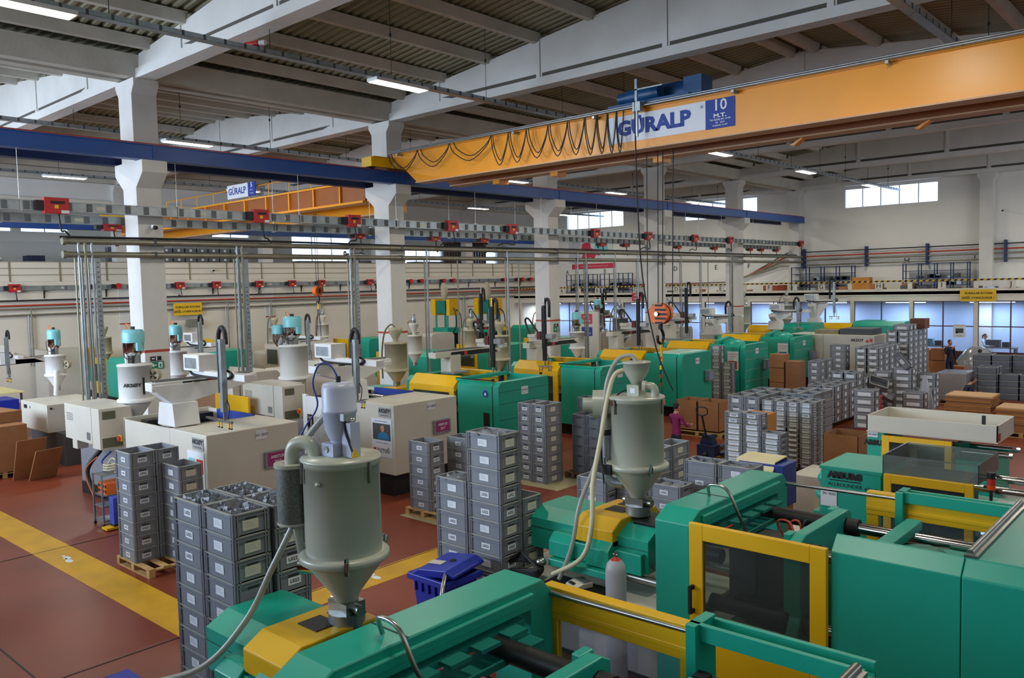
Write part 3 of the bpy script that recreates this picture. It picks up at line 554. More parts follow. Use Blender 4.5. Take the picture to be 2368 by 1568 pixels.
    m = MB(); m.box(-4.12, -3.9, 7.3, 7.9, 1.0, 1.03, CREAM).box(-3.9, -2.9, 7.25, 7.5, 1.02, 1.06, CREAM).box(-4.1, -3.8, 7.95, 8.65, .95, 1.7, DGREY).box(-3.78, -3.4, 7.95, 8.65, .95, 1.7, DGREY).box(-4.0, -3.5, 8.1, 8.5, 1.7, 1.74, STEEL).box(-3.95, -3.5, 7.75, 7.95, 1.0, 1.2, DARK)
    for k in range(6): m.ball((-3.92+.07*k, 7.72, 1.1), .008, .008, .008, LEDR, 6, 4)
    P_(m, 'mould', t, B_)
    m = MB()
    for k in range(3): m.tube([(-3.6+.1*k, 8.3, 1.7), (-3.7+.14*k, 8.25, 1.92), (-3.5+.05*k, 8.15+.1*k, 1.95), (-3.4, 8.05+.15*k, 1.6)], .012, REDP if k < 2 else BLACK, 6, 5)
    P_(m, 'mould_hose', t, B_)
    P_(MB().tube([(-4.33, 7.95, 2.17), (-4.3, 7.9, 2.3), (-4.1, 7.9, 2.28), (-3.98, 7.95, 2.0), (-3.95, 8.1, 1.75)], .018, STEEL, 7, 6), 'metal_conduit', t, B_)
    # clamp covers
    m = MB(); m.prism([(7.2, .35), (7.24, .35), (7.24, 2.06), (7.35, 2.17), (7.35, 2.2), (7.33, 2.2), (7.2, 2.07)], 'X', -2.73, -1.69, GREEN); P_(m, 'clamp_cover', t, B_, .006)
    m = MB(); m.prism([(9.3, 2.2), (9.5, 2.1), (9.5, .35), (9.46, .35), (9.46, 2.05), (9.3, 2.15)], 'X', -1.69, -.2, GREEN)
    P_(m, 'rear_cover', t, B_, .006)
    m = MB(); m.prism([(7.2, .35), (9.3, .35), (9.3, 2.2), (7.33, 2.2), (7.2, 2.07)], 'X', -1.685, -.25, GREEN); P_(m, 'end_cover', t, B_, .012)
    P_(MB().cyl((-1.66, 7.36, 2.23), (-1.66, 9.3, 2.23), .03, STEEL, 8).box(-1.7, -1.6, 7.33, 9.3, 2.2, 2.22, STEEL), 'cover_rail', t, B_)
    m = MB(); m.prism([(7.9, 1.0), (8.7, 1.0), (8.85, 1.5), (8.6, 1.85), (8.0, 1.85), (7.75, 1.5)], 'X', -2.2, -1.7, GREEN).ball((-2.3, 8.3, 1.75), .3, .4, .16, DGREEN).box(-2.65, -2.5, 8.1, 9.1, 1.85, 1.95, GREEN).cyl((-2.7, 8.4, 1.5), (-2.2, 8.4, 1.5), .12, DARK).box(-2.9, -2.3, 8.2, 8.32, 1.8, 1.9, GREEN)
    P_(m, 'toggle_link', t, B_, .01)
    # rear side: rail, slid door, green channel
    m = MB(); m.cyl((-4.27, 9.52, 2.02), (-1.7, 9.6, 2.02), .022, STEEL, 8); P_(m, 'rear_door_rail', t, B_)
    x0 = -3.22 if rear_slid else -4.25; x1 = x0+1.36
    m = MB(); m.box(x0, x0+.13, 9.56, 9.62, .7, 2.03, YEL).box(x1-.1, x1, 9.56, 9.62, .7, 2.03, YEL).box(x0, x1, 9.56, 9.62, .7, 1.0, YEL).prism([(9.55, 1.8), (9.66, 1.8), (9.7, 1.97), (9.66, 2.06), (9.55, 2.06)], 'X', x0, x1, YEL).box(x0, x1, 9.54, 9.55, 1.86, 1.9, YEL)
    r = P_(m, 'rear_door', t, B_, .005); MB().box(x0+.13, x1-.1, 9.58, 9.59, 1.0, 1.8, WGLASS).build('door_glass', r)
    P_(MB().box(-2.88, -1.69, 9.5, 9.54, 2.0, 2.12, GREEN).box(-2.88, -1.69, 9.54, 9.72, 2.0, 2.03, GREEN).box(-2.88, -1.69, 9.7, 9.74, 2.0, 2.1, GREEN).box(-2.88, -2.8, 9.45, 9.74, 1.3, 2.12, GREEN).box(-2.8, -2.7, 9.4, 9.5, 1.5, 1.8, BLACK), 'rear_channel', t, B_, .004)
    return t
big_machine('large teal machine with open clamp and grey tie bars, lettered door far side', 0, True)
big_machine('teal machine with yellow hood under the grey hopper with perforated filter', -4.52, False)
# ---- hopper dryers
def big_hopper(label, x, y, dz, side, top):
    t = thing('hopper_dryer', label, 'hopper dryer', (x, y, 1.64+dz))
    z = -1.64
    MB().cyl((0, 0, 0), (0, 0, .12), .16, GALV, 14).box(-.13, .13, -.1, .1, .1, .22, STEEL).cyl((-.2, 0, .16), (.2, 0, .16), .05, STEEL).build('feed_throat', t)
    MB().lathe(0, 0, [(.1, .22), (.12, .28), (.36, .6)], BEIGE, 28).build('cone', t)
    b = MB().lathe(0, 0, [(.37, .585), (.385, .595), (.385, .64), (.37, .655), (.335, .66)], BEIGE, 32).build('clamp_ring', t)
    MB().lathe(0, 0, [(.325, .6), (.325, 1.41), (.335, 1.41), (.335, 1.45)], BEIGE, 32).build('barrel', t)
    MB().lathe(0, 0, [(.34, 1.45), (.345, 1.46), (.34, 1.48), (.1, 1.49)], BEIGE, 32).build('lid', t)
    m = MB()
    for a in (-.6, 1.5, 3.6):
        c, s = math.cos(a), math.sin(a); m.cyl((.4*c, .4*s, .56), (.4*c, .4*s, .7), .022, CHROME, 6).cyl((.43*c, .43*s, .6), (.45*c, .45*s, .68), .012, STEEL, 5)
    for a in (-1.9, .1):
        c, s = math.cos(a), math.sin(a); m.cyl((.345*c, .345*s, 1.28), (.345*c, .345*s, 1.46), .014, STEEL, 6)
    m.each('latch', t)
    if side == 'filter':
        f = MB().cyl((-.38, -.24, .9), (-.38, -.24, 1.38), .14, MESHM, 24).cyl((-.38, -.24, 1.38), (-.38, -.24, 1.41), .155, BEIGE, 24).cyl((-.38, -.24, .88), (-.38, -.24, .9), .145, BEIGE, 24).cyl((-.38, -.24, .84), (-.38, -.24, .88), .05, GALV).build('exhaust_filter', t)
        MB().tube([(-.38, -.24, 1.4), (-.38, -.235, 1.5), (-.34, -.22, 1.57), (-.26, -.18, 1.59), (-.19, -.15, 1.56), (-.17, -.14, 1.48)], .062, BEIGE, 14, 4).build('elbow_duct', t)
        MB().tube([(-.36, -.24, .86), (-.32, -.22, .62)], .035, TUBEG, 10, 1).build('sight_tube', t); MB().cyl((-.37, -.2, .5), (-.22, -.12, .5), .075, CHROME, 16).build('inlet_clamp', t)
        MB().lathe(0, 0, [(.09, 1.62), (.13, 1.72), (.142, 1.84), (.15, 1.85), (.15, 1.88), (.143, 1.89), (.143, 2.06), (.13, 2.1), (.05, 2.11)], LAV, 28).build('vacuum_loader', t)
        MB().box(-.09, .07, -.13, .08, 1.49, 1.6, LAV).box(.09, .21, -.05, .05, 1.49, 1.78, LAV).build('loader_base', t); MB().cyl((-.02, -.131, 1.55), (-.02, -.14, 1.55), .028, STEEL).cyl((0, 0, 1.6), (0, 0, 1.63), .085, LAV, 16).ball((.15, 0, 1.79), .045, .045, .04, STEEL).cyl((0, 0, 2.1), (0, 0, 2.16), .022, BLACK).build('loader_fitting', t)
        MB().tube([(-.01, .01, 2.13), (-.06, -.02, 2.24), (-.17, -.06, 2.26), (-.24, -.09, 2.1), (-.2, -.08, 1.9), (-.3, -.14, 1.72), (-.36, -.18, 1.6)], .008, BLUE, 6, 6).build('air_tube', t)
        MB().tube([(-.13, -.03, 1.84), (-.26, -.1, 1.68), (-.36, -.18, 1.52)], .03, TUBEG, 10, 5).build('suction_hose', t)
        MB().tube([(.13, -.05, 1.84), (.15, -.06, 1.72), (.2, -.06, 1.62), (.24, -.06, 1.55)], .01, BLACK, 6, 5).box(.13, .18, -.09, 0, 1.8, 1.86, GALV).prism([(-.08, 1.5), (0, 1.5), (-.04, 1.58)], 'X', .25, .254, SIGNY).build('loader_wire', t); MB().ball((.1, -.315, 1.3), .03, .02, .02, BEIGE, 8, 6).build('knob', t)
    else:
        MB().cyl((-.52, -.2, 1.36), (-.4, -.12, 1.36), .18, BEIGE, 24).cyl((-.62, -.28, 1.36), (-.52, -.2, 1.36), .085, BEIGE, 16).cyl((-.4, -.1, 1.36), (-.36, -.08, 1.36), .13, BEIGE, 20).build('blower', t)
        MB().cyl((-.4, -.1, 1.24), (-.4, -.1, 1.04), .065, BEIGE).cyl((-.4, -.1, 1.04), (-.4, -.1, .97), .075, BLACK).tube([(-.4, -.1, .97), (-.4, -.1, .7), (-.4, -.1, .5), (-.34, -.08, .38), (-.18, -.04, .36)], .06, GALV, 12, 6).build('air_duct', t)
        MB().lathe(0, 0, [(.05, 1.61), (.07, 1.64), (.15, 1.78), (.165, 1.88), (.18, 1.885), (.175, 1.905), (.04, 1.915)], BEIGE, 24).build('vacuum_loader', t)
        MB().box(-.09, .08, -.08, .08, 1.49, 1.62, BEIGE).box(-.04, .03, -.084, -.08, 1.52, 1.58, PAPER).build('loader_base', t)
        MB().tube([(.25, .02, 1.47), (.25, .02, 1.55), (.22, .0, 1.61), (.13, -.04, 1.61)], .05, BEIGE, 14, 4).cyl((.16, -.03, 1.61), (.12, -.045, 1.61), .07, BEIGE, 16).cyl((.125, -.042, 1.61), (.115, -.046, 1.61), .042, BLACK, 14).build('exhaust_elbow', t)
        MB().tube([(.0, 0, 1.91), (-.06, -.03, 1.98), (-.2, -.12, 1.92), (-.3, -.2, 1.65), (-.33, -.25, 1.2), (-.36, -.36, .7), (-.42, -.64, .2), (-.46, -.76, -.3), (-.6, -.85, -.72)], .028, TUBEG, 10, 6).tube([(-.14, -.05, 1.8), (-.22, -.15, 1.74), (-.27, -.22, 1.5), (-.3, -.34, 1.0), (-.28, -.56, .45), (-.2, -.7, .0), (-.28, -.8, -.4), (-.7, -.85, -.68)], .03, LIDW, 10, 6).build('suction_hose', t)
        MB().tube([(-.09, 0, 1.56), (-.2, -.1, 1.5), (-.3, -.25, 1.3), (-.33, -.3, .9), (-.3, -.3, .4)], .01, BLACK, 6, 6).build('wire', t)
        MB().box(-.17, -.09, -.335, -.31, 1.38, 1.45, mat('rust_patch', '#4b2f20', .8)).build('rusted_patch', t); MB().prism([(-.26, .66), (-.14, .66), (-.14, .54), (-.26, .54)], 'Y', -.39, -.35, DARK).build('ring_hinge', t)
    return t
big_hopper('tall grey hopper dryer with pale domed loader and perforated side filter', -5.78, 4.2, -.04, 'filter', 0)
big_hopper('tall beige hopper dryer with round blower and funnel loader on top', -5.62, 8.52, -.02, 'blower', 0)
tag(MB().tube([(-6.16, 3.96, 2.48), (-6.28, 3.8, 2.1), (-6.42, 3.6, 1.65), (-6.7, 3.3, 1.25), (-7.3, 2.9, 1.05)], .028, TUBEG, 10, 8).build('suction_hose'), 'translucent suction hose sweeping down from the perforated filter', 'hose')
def small_hopper(label, x, y, z0, H1, r, col, loader, grp=None):
    t = thing('hopper_dryer', label, 'hopper dryer', (x, y, z0), grp); k = r/.33; zb = .45
    MB().cyl((0, 0, 0), (0, 0, .12), .1, STEEL, 10).lathe(0, 0, [(.09*k, .1), (r*.98, zb)], col, 18).build('cone', t)
    MB().lathe(0, 0, [(r*1.12, zb-.02), (r*1.14, zb+.03), (r*1.02, zb+.06)], col, 20).build('clamp_ring', t)
    MB().lathe(0, 0, [(r, zb), (r, zb+H1), (r*1.05, zb+H1), (r*1.04, zb+H1+.04), (.05, zb+H1+.06)], col, 22).build('barrel', t)
    zt = zb+H1+.05
    if loader == 'blue':
        MB().cyl((0, 0, zt), (0, 0, zt+.2), r*.38, CHROME, 14).lathe(0, 0, [(r*.4, zt+.18), (r*.62, zt+.26), (r*.64, zt+.46)], CHROME, 18).build('steel_chamber', t)
        MB().lathe(0, 0, [(r*.66, zt+.45), (r*.66, zt+.66), (r*.58, zt+.72), (.03, zt+.73)], SKYB, 20).build('blue_cap', t); MB().box(-.06, .06, -.02, .02, zt+.73, zt+.79, BLACK).build('handle', t)
        MB().box(r*.62, r*.62+.1, -.05, .05, zt+.28, zt+.45, SKYB).build('control_box', t); MB().tube([(r*.62, 0, zt+.3), (r*.5, -.1, zt+.12), (.02, -.2, zt+.14), (-.05, -.2, zt+.4)], .01, BLACK, 5, 5).build('wire', t)
        MB().tube([(-.12, -.06, zt+.7), (-.16, -.08, zt+.84), (-.06, -.06, zt+.82), (.0, -.06, zt+.72)], .009, ORNG, 5, 5).build('air_tube', t)
        MB().tube([(-r*.7, -.05, zt), (-r*.72, -.05, zt+.15), (-r*.5, -.05, zt+.22)], .05, WHITE, 8, 4).build('elbow_duct', t)
    else:
        MB().lathe(0, 0, [(.08*k, zt), (.08*k, zt+.1), (.1*k, zt+.12), (r*.62, zt+.34), (r*.64, zt+.42), (.04, zt+.44)], col, 16).build('vacuum_loader', t)
        if loader == 'tall': MB().lathe(0, 0, [(.06, zt+.42), (.09, zt+.5), (.09, zt+.62), (.05, zt+.68), (.05, zt+.76), (.02, zt+.78)], GALV, 12).build('top_fitting', t)
        MB().tube([(0, 0, zt+.42), (-.12, -.05, zt+.52), (-.3, -.15, zt+.3), (-r*1.2, -.2, zt-.3), (-r*1.2, -.2, .2)], .025, mat('brown_hose', '#7a6a4a', .6), 6, 5).build('suction_hose', t)
    return t
def aksoy(t, z, s=.1, r=.35):
    m = MB(); me = textmesh('AKSØY', s, .004, 'CENTER', 1.15); vs = []
    for v in me[0]: a = -.62+v[0]/r; vs.append((r*math.cos(a), r*math.sin(a), z+v[1]))
    m.add(vs, me[1], INK); m.build('lettering', t)
def fan(t, x, y, z, r=.14):
    MB().cyl((x, y, z), (x+.1, y-.12, z), r, BEIGED, 18).build('blower', t); m = MB()
    d = Vector((.64, -.77, 0)); u = Vector((.77, .64, 0))
    for k in range(4):
        a = k*PI/2+.4; c = Vector((x+.105, y-.126, z)); p = [c, c+u*(r*.8*math.cos(a))+Vector((0, 0, r*.8*math.sin(a))), c+u*(r*.8*math.cos(a+.7))+Vector((0, 0, r*.8*math.sin(a+.7)))]; m.add(p, [(0, 1, 2)], BLACK)
    m.build('fan_opening', t)
# ---- white machines of the near row
def white_machine(label, y0, idx):
    B_ = (-15.2, y0+.9, 0); t = thing('moulding_machine', label, 'moulding machine', B_)
    P_(MB().box(-16.8, -13.7, y0+.08, y0+1.8, 0, .5, DARK).box(-20, -16.8, y0+.3, y0+1.5, .25, 1.1, mat('grey_machine_bed', '#7d8087', .5)).box(-19.9, -17, y0+.25, y0+1.55, 0, .25, DARK), 'machine_bed', t, B_)
    P_(MB().box(-14.9, -13.52, y0, y0+1.86, .49, 2.0, CREAM), 'end_cover', t, B_, .012)
    if idx == 1:
        P_(MB().box(-16.86, -14.9, y0, y0+.05, .49, 1.99, CREAM).box(-16.87, -16.82, y0, y0+1.86, .49, 2.02, CREAM), 'front_panel', t, B_, .006)
    else:
        P_(MB().box(-16.86, -16.7, y0-.02, y0+.05, .49, 2.02, WHITE).box(-16.7, -15.45, y0-.02, y0+.05, 1.55, 1.98, WHITE).box(-16.7, -15.45, y0-.02, y0+.05, .49, .75, WHITE).box(-15.5, -14.9, y0, y0+.05, .49, 1.99, CREAM), 'front_panel', t, B_, .006)
        m = MB(); m.box(-16.45, -15.5, y0-.01, y0+.02, .75, 1.55, WHITE)
        P_(m, 'perforated_door', t, B_); m = MB()
        for r_ in range(22):
            for c_ in range(20): m.box(-16.42+.045*c_+.012*(r_ % 2), -16.42+.045*c_+.02+.012*(r_ % 2), y0-.013, y0-.01, .78+.034*r_, .8+.034*r_, DARK)
        tag(P_(m, 'perforation', t, B_), None, None, kind='stuff'); P_(MB().box(-16.62, -16.58, y0-.06, y0-.02, 1.25, 1.45, BLACK), 'door_handle', t, B_)
        P_(MB().box(-16.55, -16.47, y0-.015, y0-.01, .9, 1.05, PAPER), 'notice_label', t, B_)
    P_(MB().box(-16.85, -14.9, y0+1.78, y0+1.86, .49, 2.0, CREAM).box(-16.3, -14.9, y0+1.7, y0+1.78, 1.82, 2.03, BLUE), 'rear_panel', t, B_, .006)
    P_(MB().box(-16.75, -14.95, y0+.15, y0+1.7, 1.0, 1.5, DARK).cyl((-16.4, y0+.45, 1.85), (-14.92, y0+.45, 1.85), .07, CHROME, 12).cyl((-16.4, y0+1.45, 1.85), (-14.92, y0+1.45, 1.85), .07, CHROME, 12).box(-16.65, -16.35, y0+.25, y0+1.65, 1.2, 1.97, DARK).box(-15.5, -15.2, y0+.3, y0+1.6, 1.2, 1.92, DGREY).box(-15.0, -14.92, y0+.6, y0+1.3, 1.5, 1.9, GALV), 'clamp_mechanism', t, B_)
    # posters and plates
    P_(MB().box(-14.02, -13.62, y0-.012, y0-.003, 1.72, 1.93, mat('grey_plate', '#9b9b98', .5)).text('AKSØY', .12, INK, (-13.82, y0-.012, 1.86), bold=.004).text('PLASTİK MAKİNA', .035, INK, (-13.82, y0-.012, 1.765)), 'maker_plate', t, B_)
    m = MB(); x0, x1 = (-14.22, -13.62) if idx == 1 else (-14.28, -13.6); m.box(x0, x1, y0-.01, y0-.003, .85, 1.68, PAPER)
    if idx == 1: m.box(x0+.05, x0+.28, y0-.014, y0-.01, 1.3, 1.55, SKYB).ball((x0+.16, y0-.014, 1.4), .05, .004, .07, SKIN, 8, 6).box(x0+.06, x0+.27, y0-.016, y0-.013, 1.3, 1.36, MAG).box(x0+.33, x0+.56, y0-.014, y0-.01, 1.3, 1.55, RED).ball((x0+.44, y0-.014, 1.42), .06, .004, .09, SKIN, 8, 6)
    else: m.box(x0+.05, x1-.04, y0-.014, y0-.01, 1.22, 1.58, DGREY).ball((x0+.38, y0-.015, 1.47), .07, .004, .08, SKIN, 8, 6).prism([(x0+.2, 1.24), (x0+.6, 1.24), (x0+.56, 1.36), (x0+.42, 1.41), (x0+.26, 1.36)], 'Y', y0-.018, y0-.014, mat('poster_blue', '#1f78a8', .6)).text('ÖZTUĞ', .12, INK, ((x0+x1)/2+.05, y0-.014, .99)).box(x0+.06, x0+.14, y0-.016, y0-.012, .98, 1.04, RED)
    for k in range(2): m.text('İŞ GÜVENLİĞİ KURALLARI', .035, NAVYSIGN, ((x0+x1)/2, y0-.012, (1.2-.05*k) if idx == 1 else (1.63 if k else 1.16)))
    P_(m, 'safety_poster', t, B_)
    P_(MB().box(-13.518, -13.505, y0+.95, y0+1.18, 1.78, 1.94, PAPER).text('301 0039' if idx == 1 else '301 0036', .07, INK, (-13.505, y0+1.065, 1.86), 'X+'), 'number_plate', t, B_)
    P_(MB().box(-13.52, -13.46, y0+1.1, y0+1.6, 1.22, 1.52, GALV).box(-13.46, -13.455, y0+1.15, y0+1.55, 1.26, 1.5, MAG).text('ARBTUR', .075, PAPER, (-13.455, y0+1.35, 1.42), 'X+', bold=.002).text('2017', .075, PAPER, (-13.455, y0+1.35, 1.33), 'X+', bold=.002), 'magenta_display', t, B_)
    # injection unit
    ix = -19.0; P_(MB().box(ix, -17.6, y0-.35, y0+.5, 1.45, 2.2, CREAM).box(-17.58, -17.2, y0-.35, y0+.3, 1.37, 2.2, CREAM).box(-18.7, -18.45, y0-.33, y0-.1, 1.25, 1.45, CREAM), 'injection_cabinet', t, B_, .01)
    m = MB()
    for r_ in range(5):
        for c_ in range(4): m.box(ix+.12+.085*c_+.02*(r_ % 2), ix+.18+.085*c_+.02*(r_ % 2), y0-.353, y0-.35, 2.0-.035*r_, 2.012-.035*r_, DARK)
    m.box(-17.66, -17.85, y0-.353, y0-.35, 1.52, 1.68, GALV); P_(m, 'vent_slots', t, B_)
    MB().box(-17.199, -17.195, y0-.28, y0-.02, 1.98, 2.14, mat('olive_screen', '#5b5c45', .5)).box(-17.199, -17.195, y0-.3, y0+.1, 1.4, 1.6, MATS['olive_screen']).each('cabinet_grille', t, (-B_[0], -B_[1], 0))
    P_(MB().tube([(-17.6, y0-.2, 1.3), (-17.8, y0-.4, .9), (-17.5, y0-.4, .5), (-17.1, y0-.35, .45)], .05, BLACK, 7, 5).tube([(-17.5, y0-.3, 1.2), (-17.7, y0-.48, .9), (-17.4, y0-.45, .4)], .012, ORNG, 5, 5).tube([(-17.3, y0-.1, 1.3), (-17.3, y0-.3, 1.1), (-16.9, y0-.2, 1.0)], .02, BLUE, 5, 5), 'hydraulic_hose', t, B_)
    P_(MB().cyl((-16.95, y0-.06, 1.6), (-16.95, y0-.1, 1.6), .05, RED, 10).box(-17.0, -16.9, y0-.06, y0-.03, 1.54, 1.66, YEL), 'emergency_stop', t, B_)
    return t
white_machine('white moulding machine with two-photo safety poster, standing behind the first pallet', 7.0, 1)
white_machine('white moulding machine with perforated door and one-photo poster', 11.22, 2)
t = small_hopper('white hopper dryer with sky blue cap in front of the first column', -17.75, 7.66, 1.78, .74, .34, WHITE, 'blue'); aksoy(t, .8); fan(t, .2, .36, .98, .13)
MB().box(.335, .355, .0, .04, .6, .95, DARK).build('sight_glass', t)
t = small_hopper('white hopper dryer with two sky blue caps at the second white machine', -18.45, 12.04, 1.78, .82, .36, WHITE, 'blue'); aksoy(t, .85, .095)
t2_ = thing('loader_unit', 'smaller sky blue capped loader beside the twin-cap hopper', 'loader', (-18.8, 11.85, 3.05)); MB().lathe(0, 0, [(.06, 0), (.16, .16), (.17, .34)], CHROME, 14).build('steel_chamber', t2_); MB().lathe(0, 0, [(.17, .33), (.17, .52), (.13, .56)], SKYB, 14).build('blue_cap', t2_)
# separate white unit and hopper further out
t = thing('moulding_machine', 'low white machine cabinet sticking out behind the cardboard boxes', 'moulding machine', (-24.8, 8.6, 0))
MB().box(-1.0, 1.0, -.7, .8, .85, 1.6, CREAM).build('injection_cabinet', t, bevel=.01); MB().box(-.9, 1.6, -.5, .7, 0, .85, DGREY).build('machine_bed', t)
MB().box(-.75, -.5, -.705, -.7, 1.4, 1.5, DARK).box(-.3, -.55+.3, -.705, -.7, 1.42, 1.48, DARK).cyl((1.0, -.6, 1.5), (1.02, -.6, 1.5), .03, BLACK).build('badge', t)
t = small_hopper('narrow white hopper with sky blue cap beside the low white cabinet', -25.9, 8.9, 1.75, .55, .27, WHITE, 'blue'); fan(t, .15, .28, .75, .12)
MB().tube([(.3, -.1, .6), (.32, -.12, .2), (.2, -.1, -.1)], .07, WHITE, 8, 5).build('air_duct', t)
t = small_hopper('white hopper with sky blue cap just past the first column', -22.7, 11.0, 1.75, .62, .27, WHITE, 'blue'); fan(t, .15, .28, .85, .13)
# ---- green machines of the near row
def green_machine(label, y0, kind, no='301 0021'):
    B_ = (-15.5, y0+1.0, 0); t = thing('moulding_machine', label, 'moulding machine', B_); top = 2.1
    P_(MB().box(-19.9, -13.9, y0+.25, y0+1.8, 0, .36, DARK).box(-19.9, -17.1, y0+.35, y0+1.7, .36, .8, CREAM).box(-16.9, -15.3, y0+.3, y0+1.7, .36, 1.2, DARK), 'machine_bed', t, B_)
    P_(MB().prism([(y0+.02, .36), (y0+.4, .36), (y0+.4, 1.8), (y0+1.6, 1.8), (y0+1.6, .36), (y0+1.95, .36), (y0+1.95, 2.0), (y0+1.85, 2.1), (y0+.15, 2.1), (y0+.02, 1.98)], 'X', -17.2, -16.98, GREEN), 'fixed_plate_arch', t, B_, .01)
    m = MB(); m.prism([(y0-.05, 1.75), (y0, 1.75), (y0+.28, 2.12), (y0+.28, 2.16), (y0+.2, 2.16), (y0-.05, 1.92)], 'X', -17.02, -15.28, YEL)
    m.box(-17.02, -16.86, y0-.06, y0, .36, 1.8, YEL).box(-15.46, -15.28, y0-.06, y0, .36, 1.8, YEL).box(-16.86, -15.46, y0-.06, y0, .36, 1.0, YEL)
    dr = P_(m, 'front_door', t, B_, .006); MB().box(-16.86, -15.46, y0-.04, y0-.03, 1.0, 1.75, DGLASS).build('door_glass', dr)
    prof = [(y0, .36), (y0+.04, .36), (y0+.04, top-.12), (y0+.12, top), (y0+.1, top), (y0, top-.1)]
    P_(MB().prism(prof, 'X', -15.2, -13.98, GREEN), 'clamp_cover', t, B_, .006)
    P_(MB().prism([(y0+1.9, .36), (y0+1.94, .36), (y0+1.94, top), (y0+1.9, top)], 'X', -15.2, -13.78, GREEN), 'rear_cover', t, B_, .006)
    P_(MB().prism([(y0, .36), (y0+1.94, .36), (y0+1.94, top-.1), (y0+1.84, top), (y0+.12, top), (y0, top-.1)], 'X', -13.96, -13.76, GREEN), 'end_cover', t, B_, .01)
    m = MB()
    for z in (.75, 1.15, 1.55, 1.85) if kind != 3 else (): m.box(-13.76, -13.752, y0+.02, y0+1.92, z, z+.012, RIM if kind > 3 else DGREEN)
    m.box(-13.97, -13.955, y0-.003, y0+.01, .36, top-.1, DARK); P_(m, 'panel_seam', t, B_)
    P_(MB().box(-13.76, -13.745, y0+.85, y0+1.1, 1.72, 1.92, PAPER).text(no, .06, INK, (-13.745, y0+.97, 1.83), 'X+'), 'number_plate', t, B_)
    if kind in (1, 2):
        P_(MB().box(-15.35, -15.1, y0+.1, y0+1.9, 2.06, 2.14, GREEN).box(-15.4, -15.3, y0+1.78, y0+1.9, 1.85, 2.14, BLACK).cyl((-15.3, y0+.05, 2.14), (-13.95, y0+.05, 2.14), .012, BLACK, 5).cyl((-13.98, y0+.05, 2.12), (-13.98, y0+.05, 2.18), .04, BLACK, 8).cyl((-13.98, y0+1.9, 2.12), (-13.98, y0+1.9, 2.18), .04, BLACK, 8), 'cross_bar', t, B_)
        P_(MB().prism([(y0+.5, 1.0), (y0+1.4, 1.0), (y0+1.4, 1.7), (y0+.5, 1.7)], 'X', -15.0, -14.2, GREEN).cyl((-15.2, y0+.5, 1.7), (-14.2, y0+.5, 1.7), .06, CHROME, 10), 'toggle_link', t, B_)
    elif kind == 3: P_(MB().prism([(y0+.1, top-.02), (y0+1.85, top-.02), (y0+1.85, top+.02), (y0+.1, top+.02)], 'X', -14.9, -13.9, mat('pale_green_paint', '#a8d8c8', .3)), 'top_sheet', t, B_)
    else:
        P_(MB().prism([(y0+.3, 1.9), (y0+1.5, 1.9), (y0+1.5, 2.25), (y0+1.2, 2.32), (y0+.3, 2.2)], 'X', -15.15, -14.95, GREEN).ball((-14.6, y0+.8, 2.05), .42, .5, .22, GREEN).ball((-15.1, y0+1.3, 2.02), .3, .4, .2, GREEN).box(-14.9, -14, y0+.3, y0+1.6, 1.2, 1.9, DGREEN), 'toggle_link', t, B_)
    if kind == 1:
        P_(MB().prism([(-14.2+.09*math.cos(a*PI/10), 1.8+.09*math.sin(a*PI/10)) for a in range(20)], 'Y', y0-.012, y0-.004, NAVYSIGN).prism([(-14.2+.035*math.cos(a*PI/6), 1.79+.04*math.sin(a*PI/6)) for a in range(12)], 'Y', y0-.014, y0-.012, PAPER), 'round_sticker', t, B_)
        P_(MB().box(-14.28, -14.08, y0-.01, y0-.002, .72, 1.32, BLACK), 'window_slot', t, B_)
    if kind in (4, 5):
        P_(MB().box(-14.45, -14.02, y0-.012, y0-.003, 1.15, 1.85, PAPER).box(-14.4, -14.07, y0-.016, y0-.012, 1.2, 1.5, MATS['poster_blue'] if kind == 5 else RED).text('İŞ GÜVENLİĞİ', .06, SIGNR, (-14.23, y0-.014, 1.75)).text('KURALLARI', .05, SIGNR, (-14.23, y0-.014, 1.66)), 'safety_poster', t, B_)
    if kind in (3, 4, 5):
        P_(MB().box(-13.752, -13.6, y0+1.45, y0+1.85, 1.1, 1.45, GALV).box(-13.6, -13.595, y0+1.5, y0+1.8, 1.13, 1.4, mat('lilac_display', '#8f8fb8', .5)), 'side_display', t, B_)
        P_(MB().box(-13.759, -13.75, y0+.15, y0+.2, .55, .6, PAPER), 'reflector', t, B_)
    P_(MB().prism([(y0+1.96, 1.72), (y0+2.12, 1.72), (y0+2.18, 2.1), (y0+1.96, 2.1)], 'X', -17.3, -15.6, YEL).box(-17.3, -15.6, y0+1.95, y0+1.96, 1.8, 1.83, mat('dark_yellow', '#a37a10', .5)).box(-17.3, -15.6, y0+1.94, y0+1.96, 1.92, 1.95, MATS['dark_yellow']).box(-17.3, -15.6, y0+1.98, y0+2.05, .5, 1.72, YEL), 'rear_door', t, B_, .005)
    P_(MB().prism([(y0+.55, 1.0), (y0+1.4, 1.0), (y0+1.4, 1.45), (y0+1.3, 1.55), (y0+.65, 1.55), (y0+.55, 1.45)], 'X', -19.9, -18.9, GREEN), 'injection_cover', t, B_, .01)
    P_(MB().prism([(y0+.5, 1.15), (y0+1.45, 1.15), (y0+1.45, 1.5), (y0+1.35, 1.6), (y0+.6, 1.6), (y0+.5, 1.5)], 'X', -18.9, -18.3, YEL), 'yellow_hood', t, B_, .01)
    P_(MB().box(-18.3, -17.2, y0+.8, y0+1.2, 1.1, 1.35, DARK).box(-17.9, -17.5, y0+1.1, y0+1.5, 1.4, 2.0, DGREEN), 'injection_carriage', t, B_)
    return t
GY = (14.75, 19.02, 23.55, 28.0, 32.35)
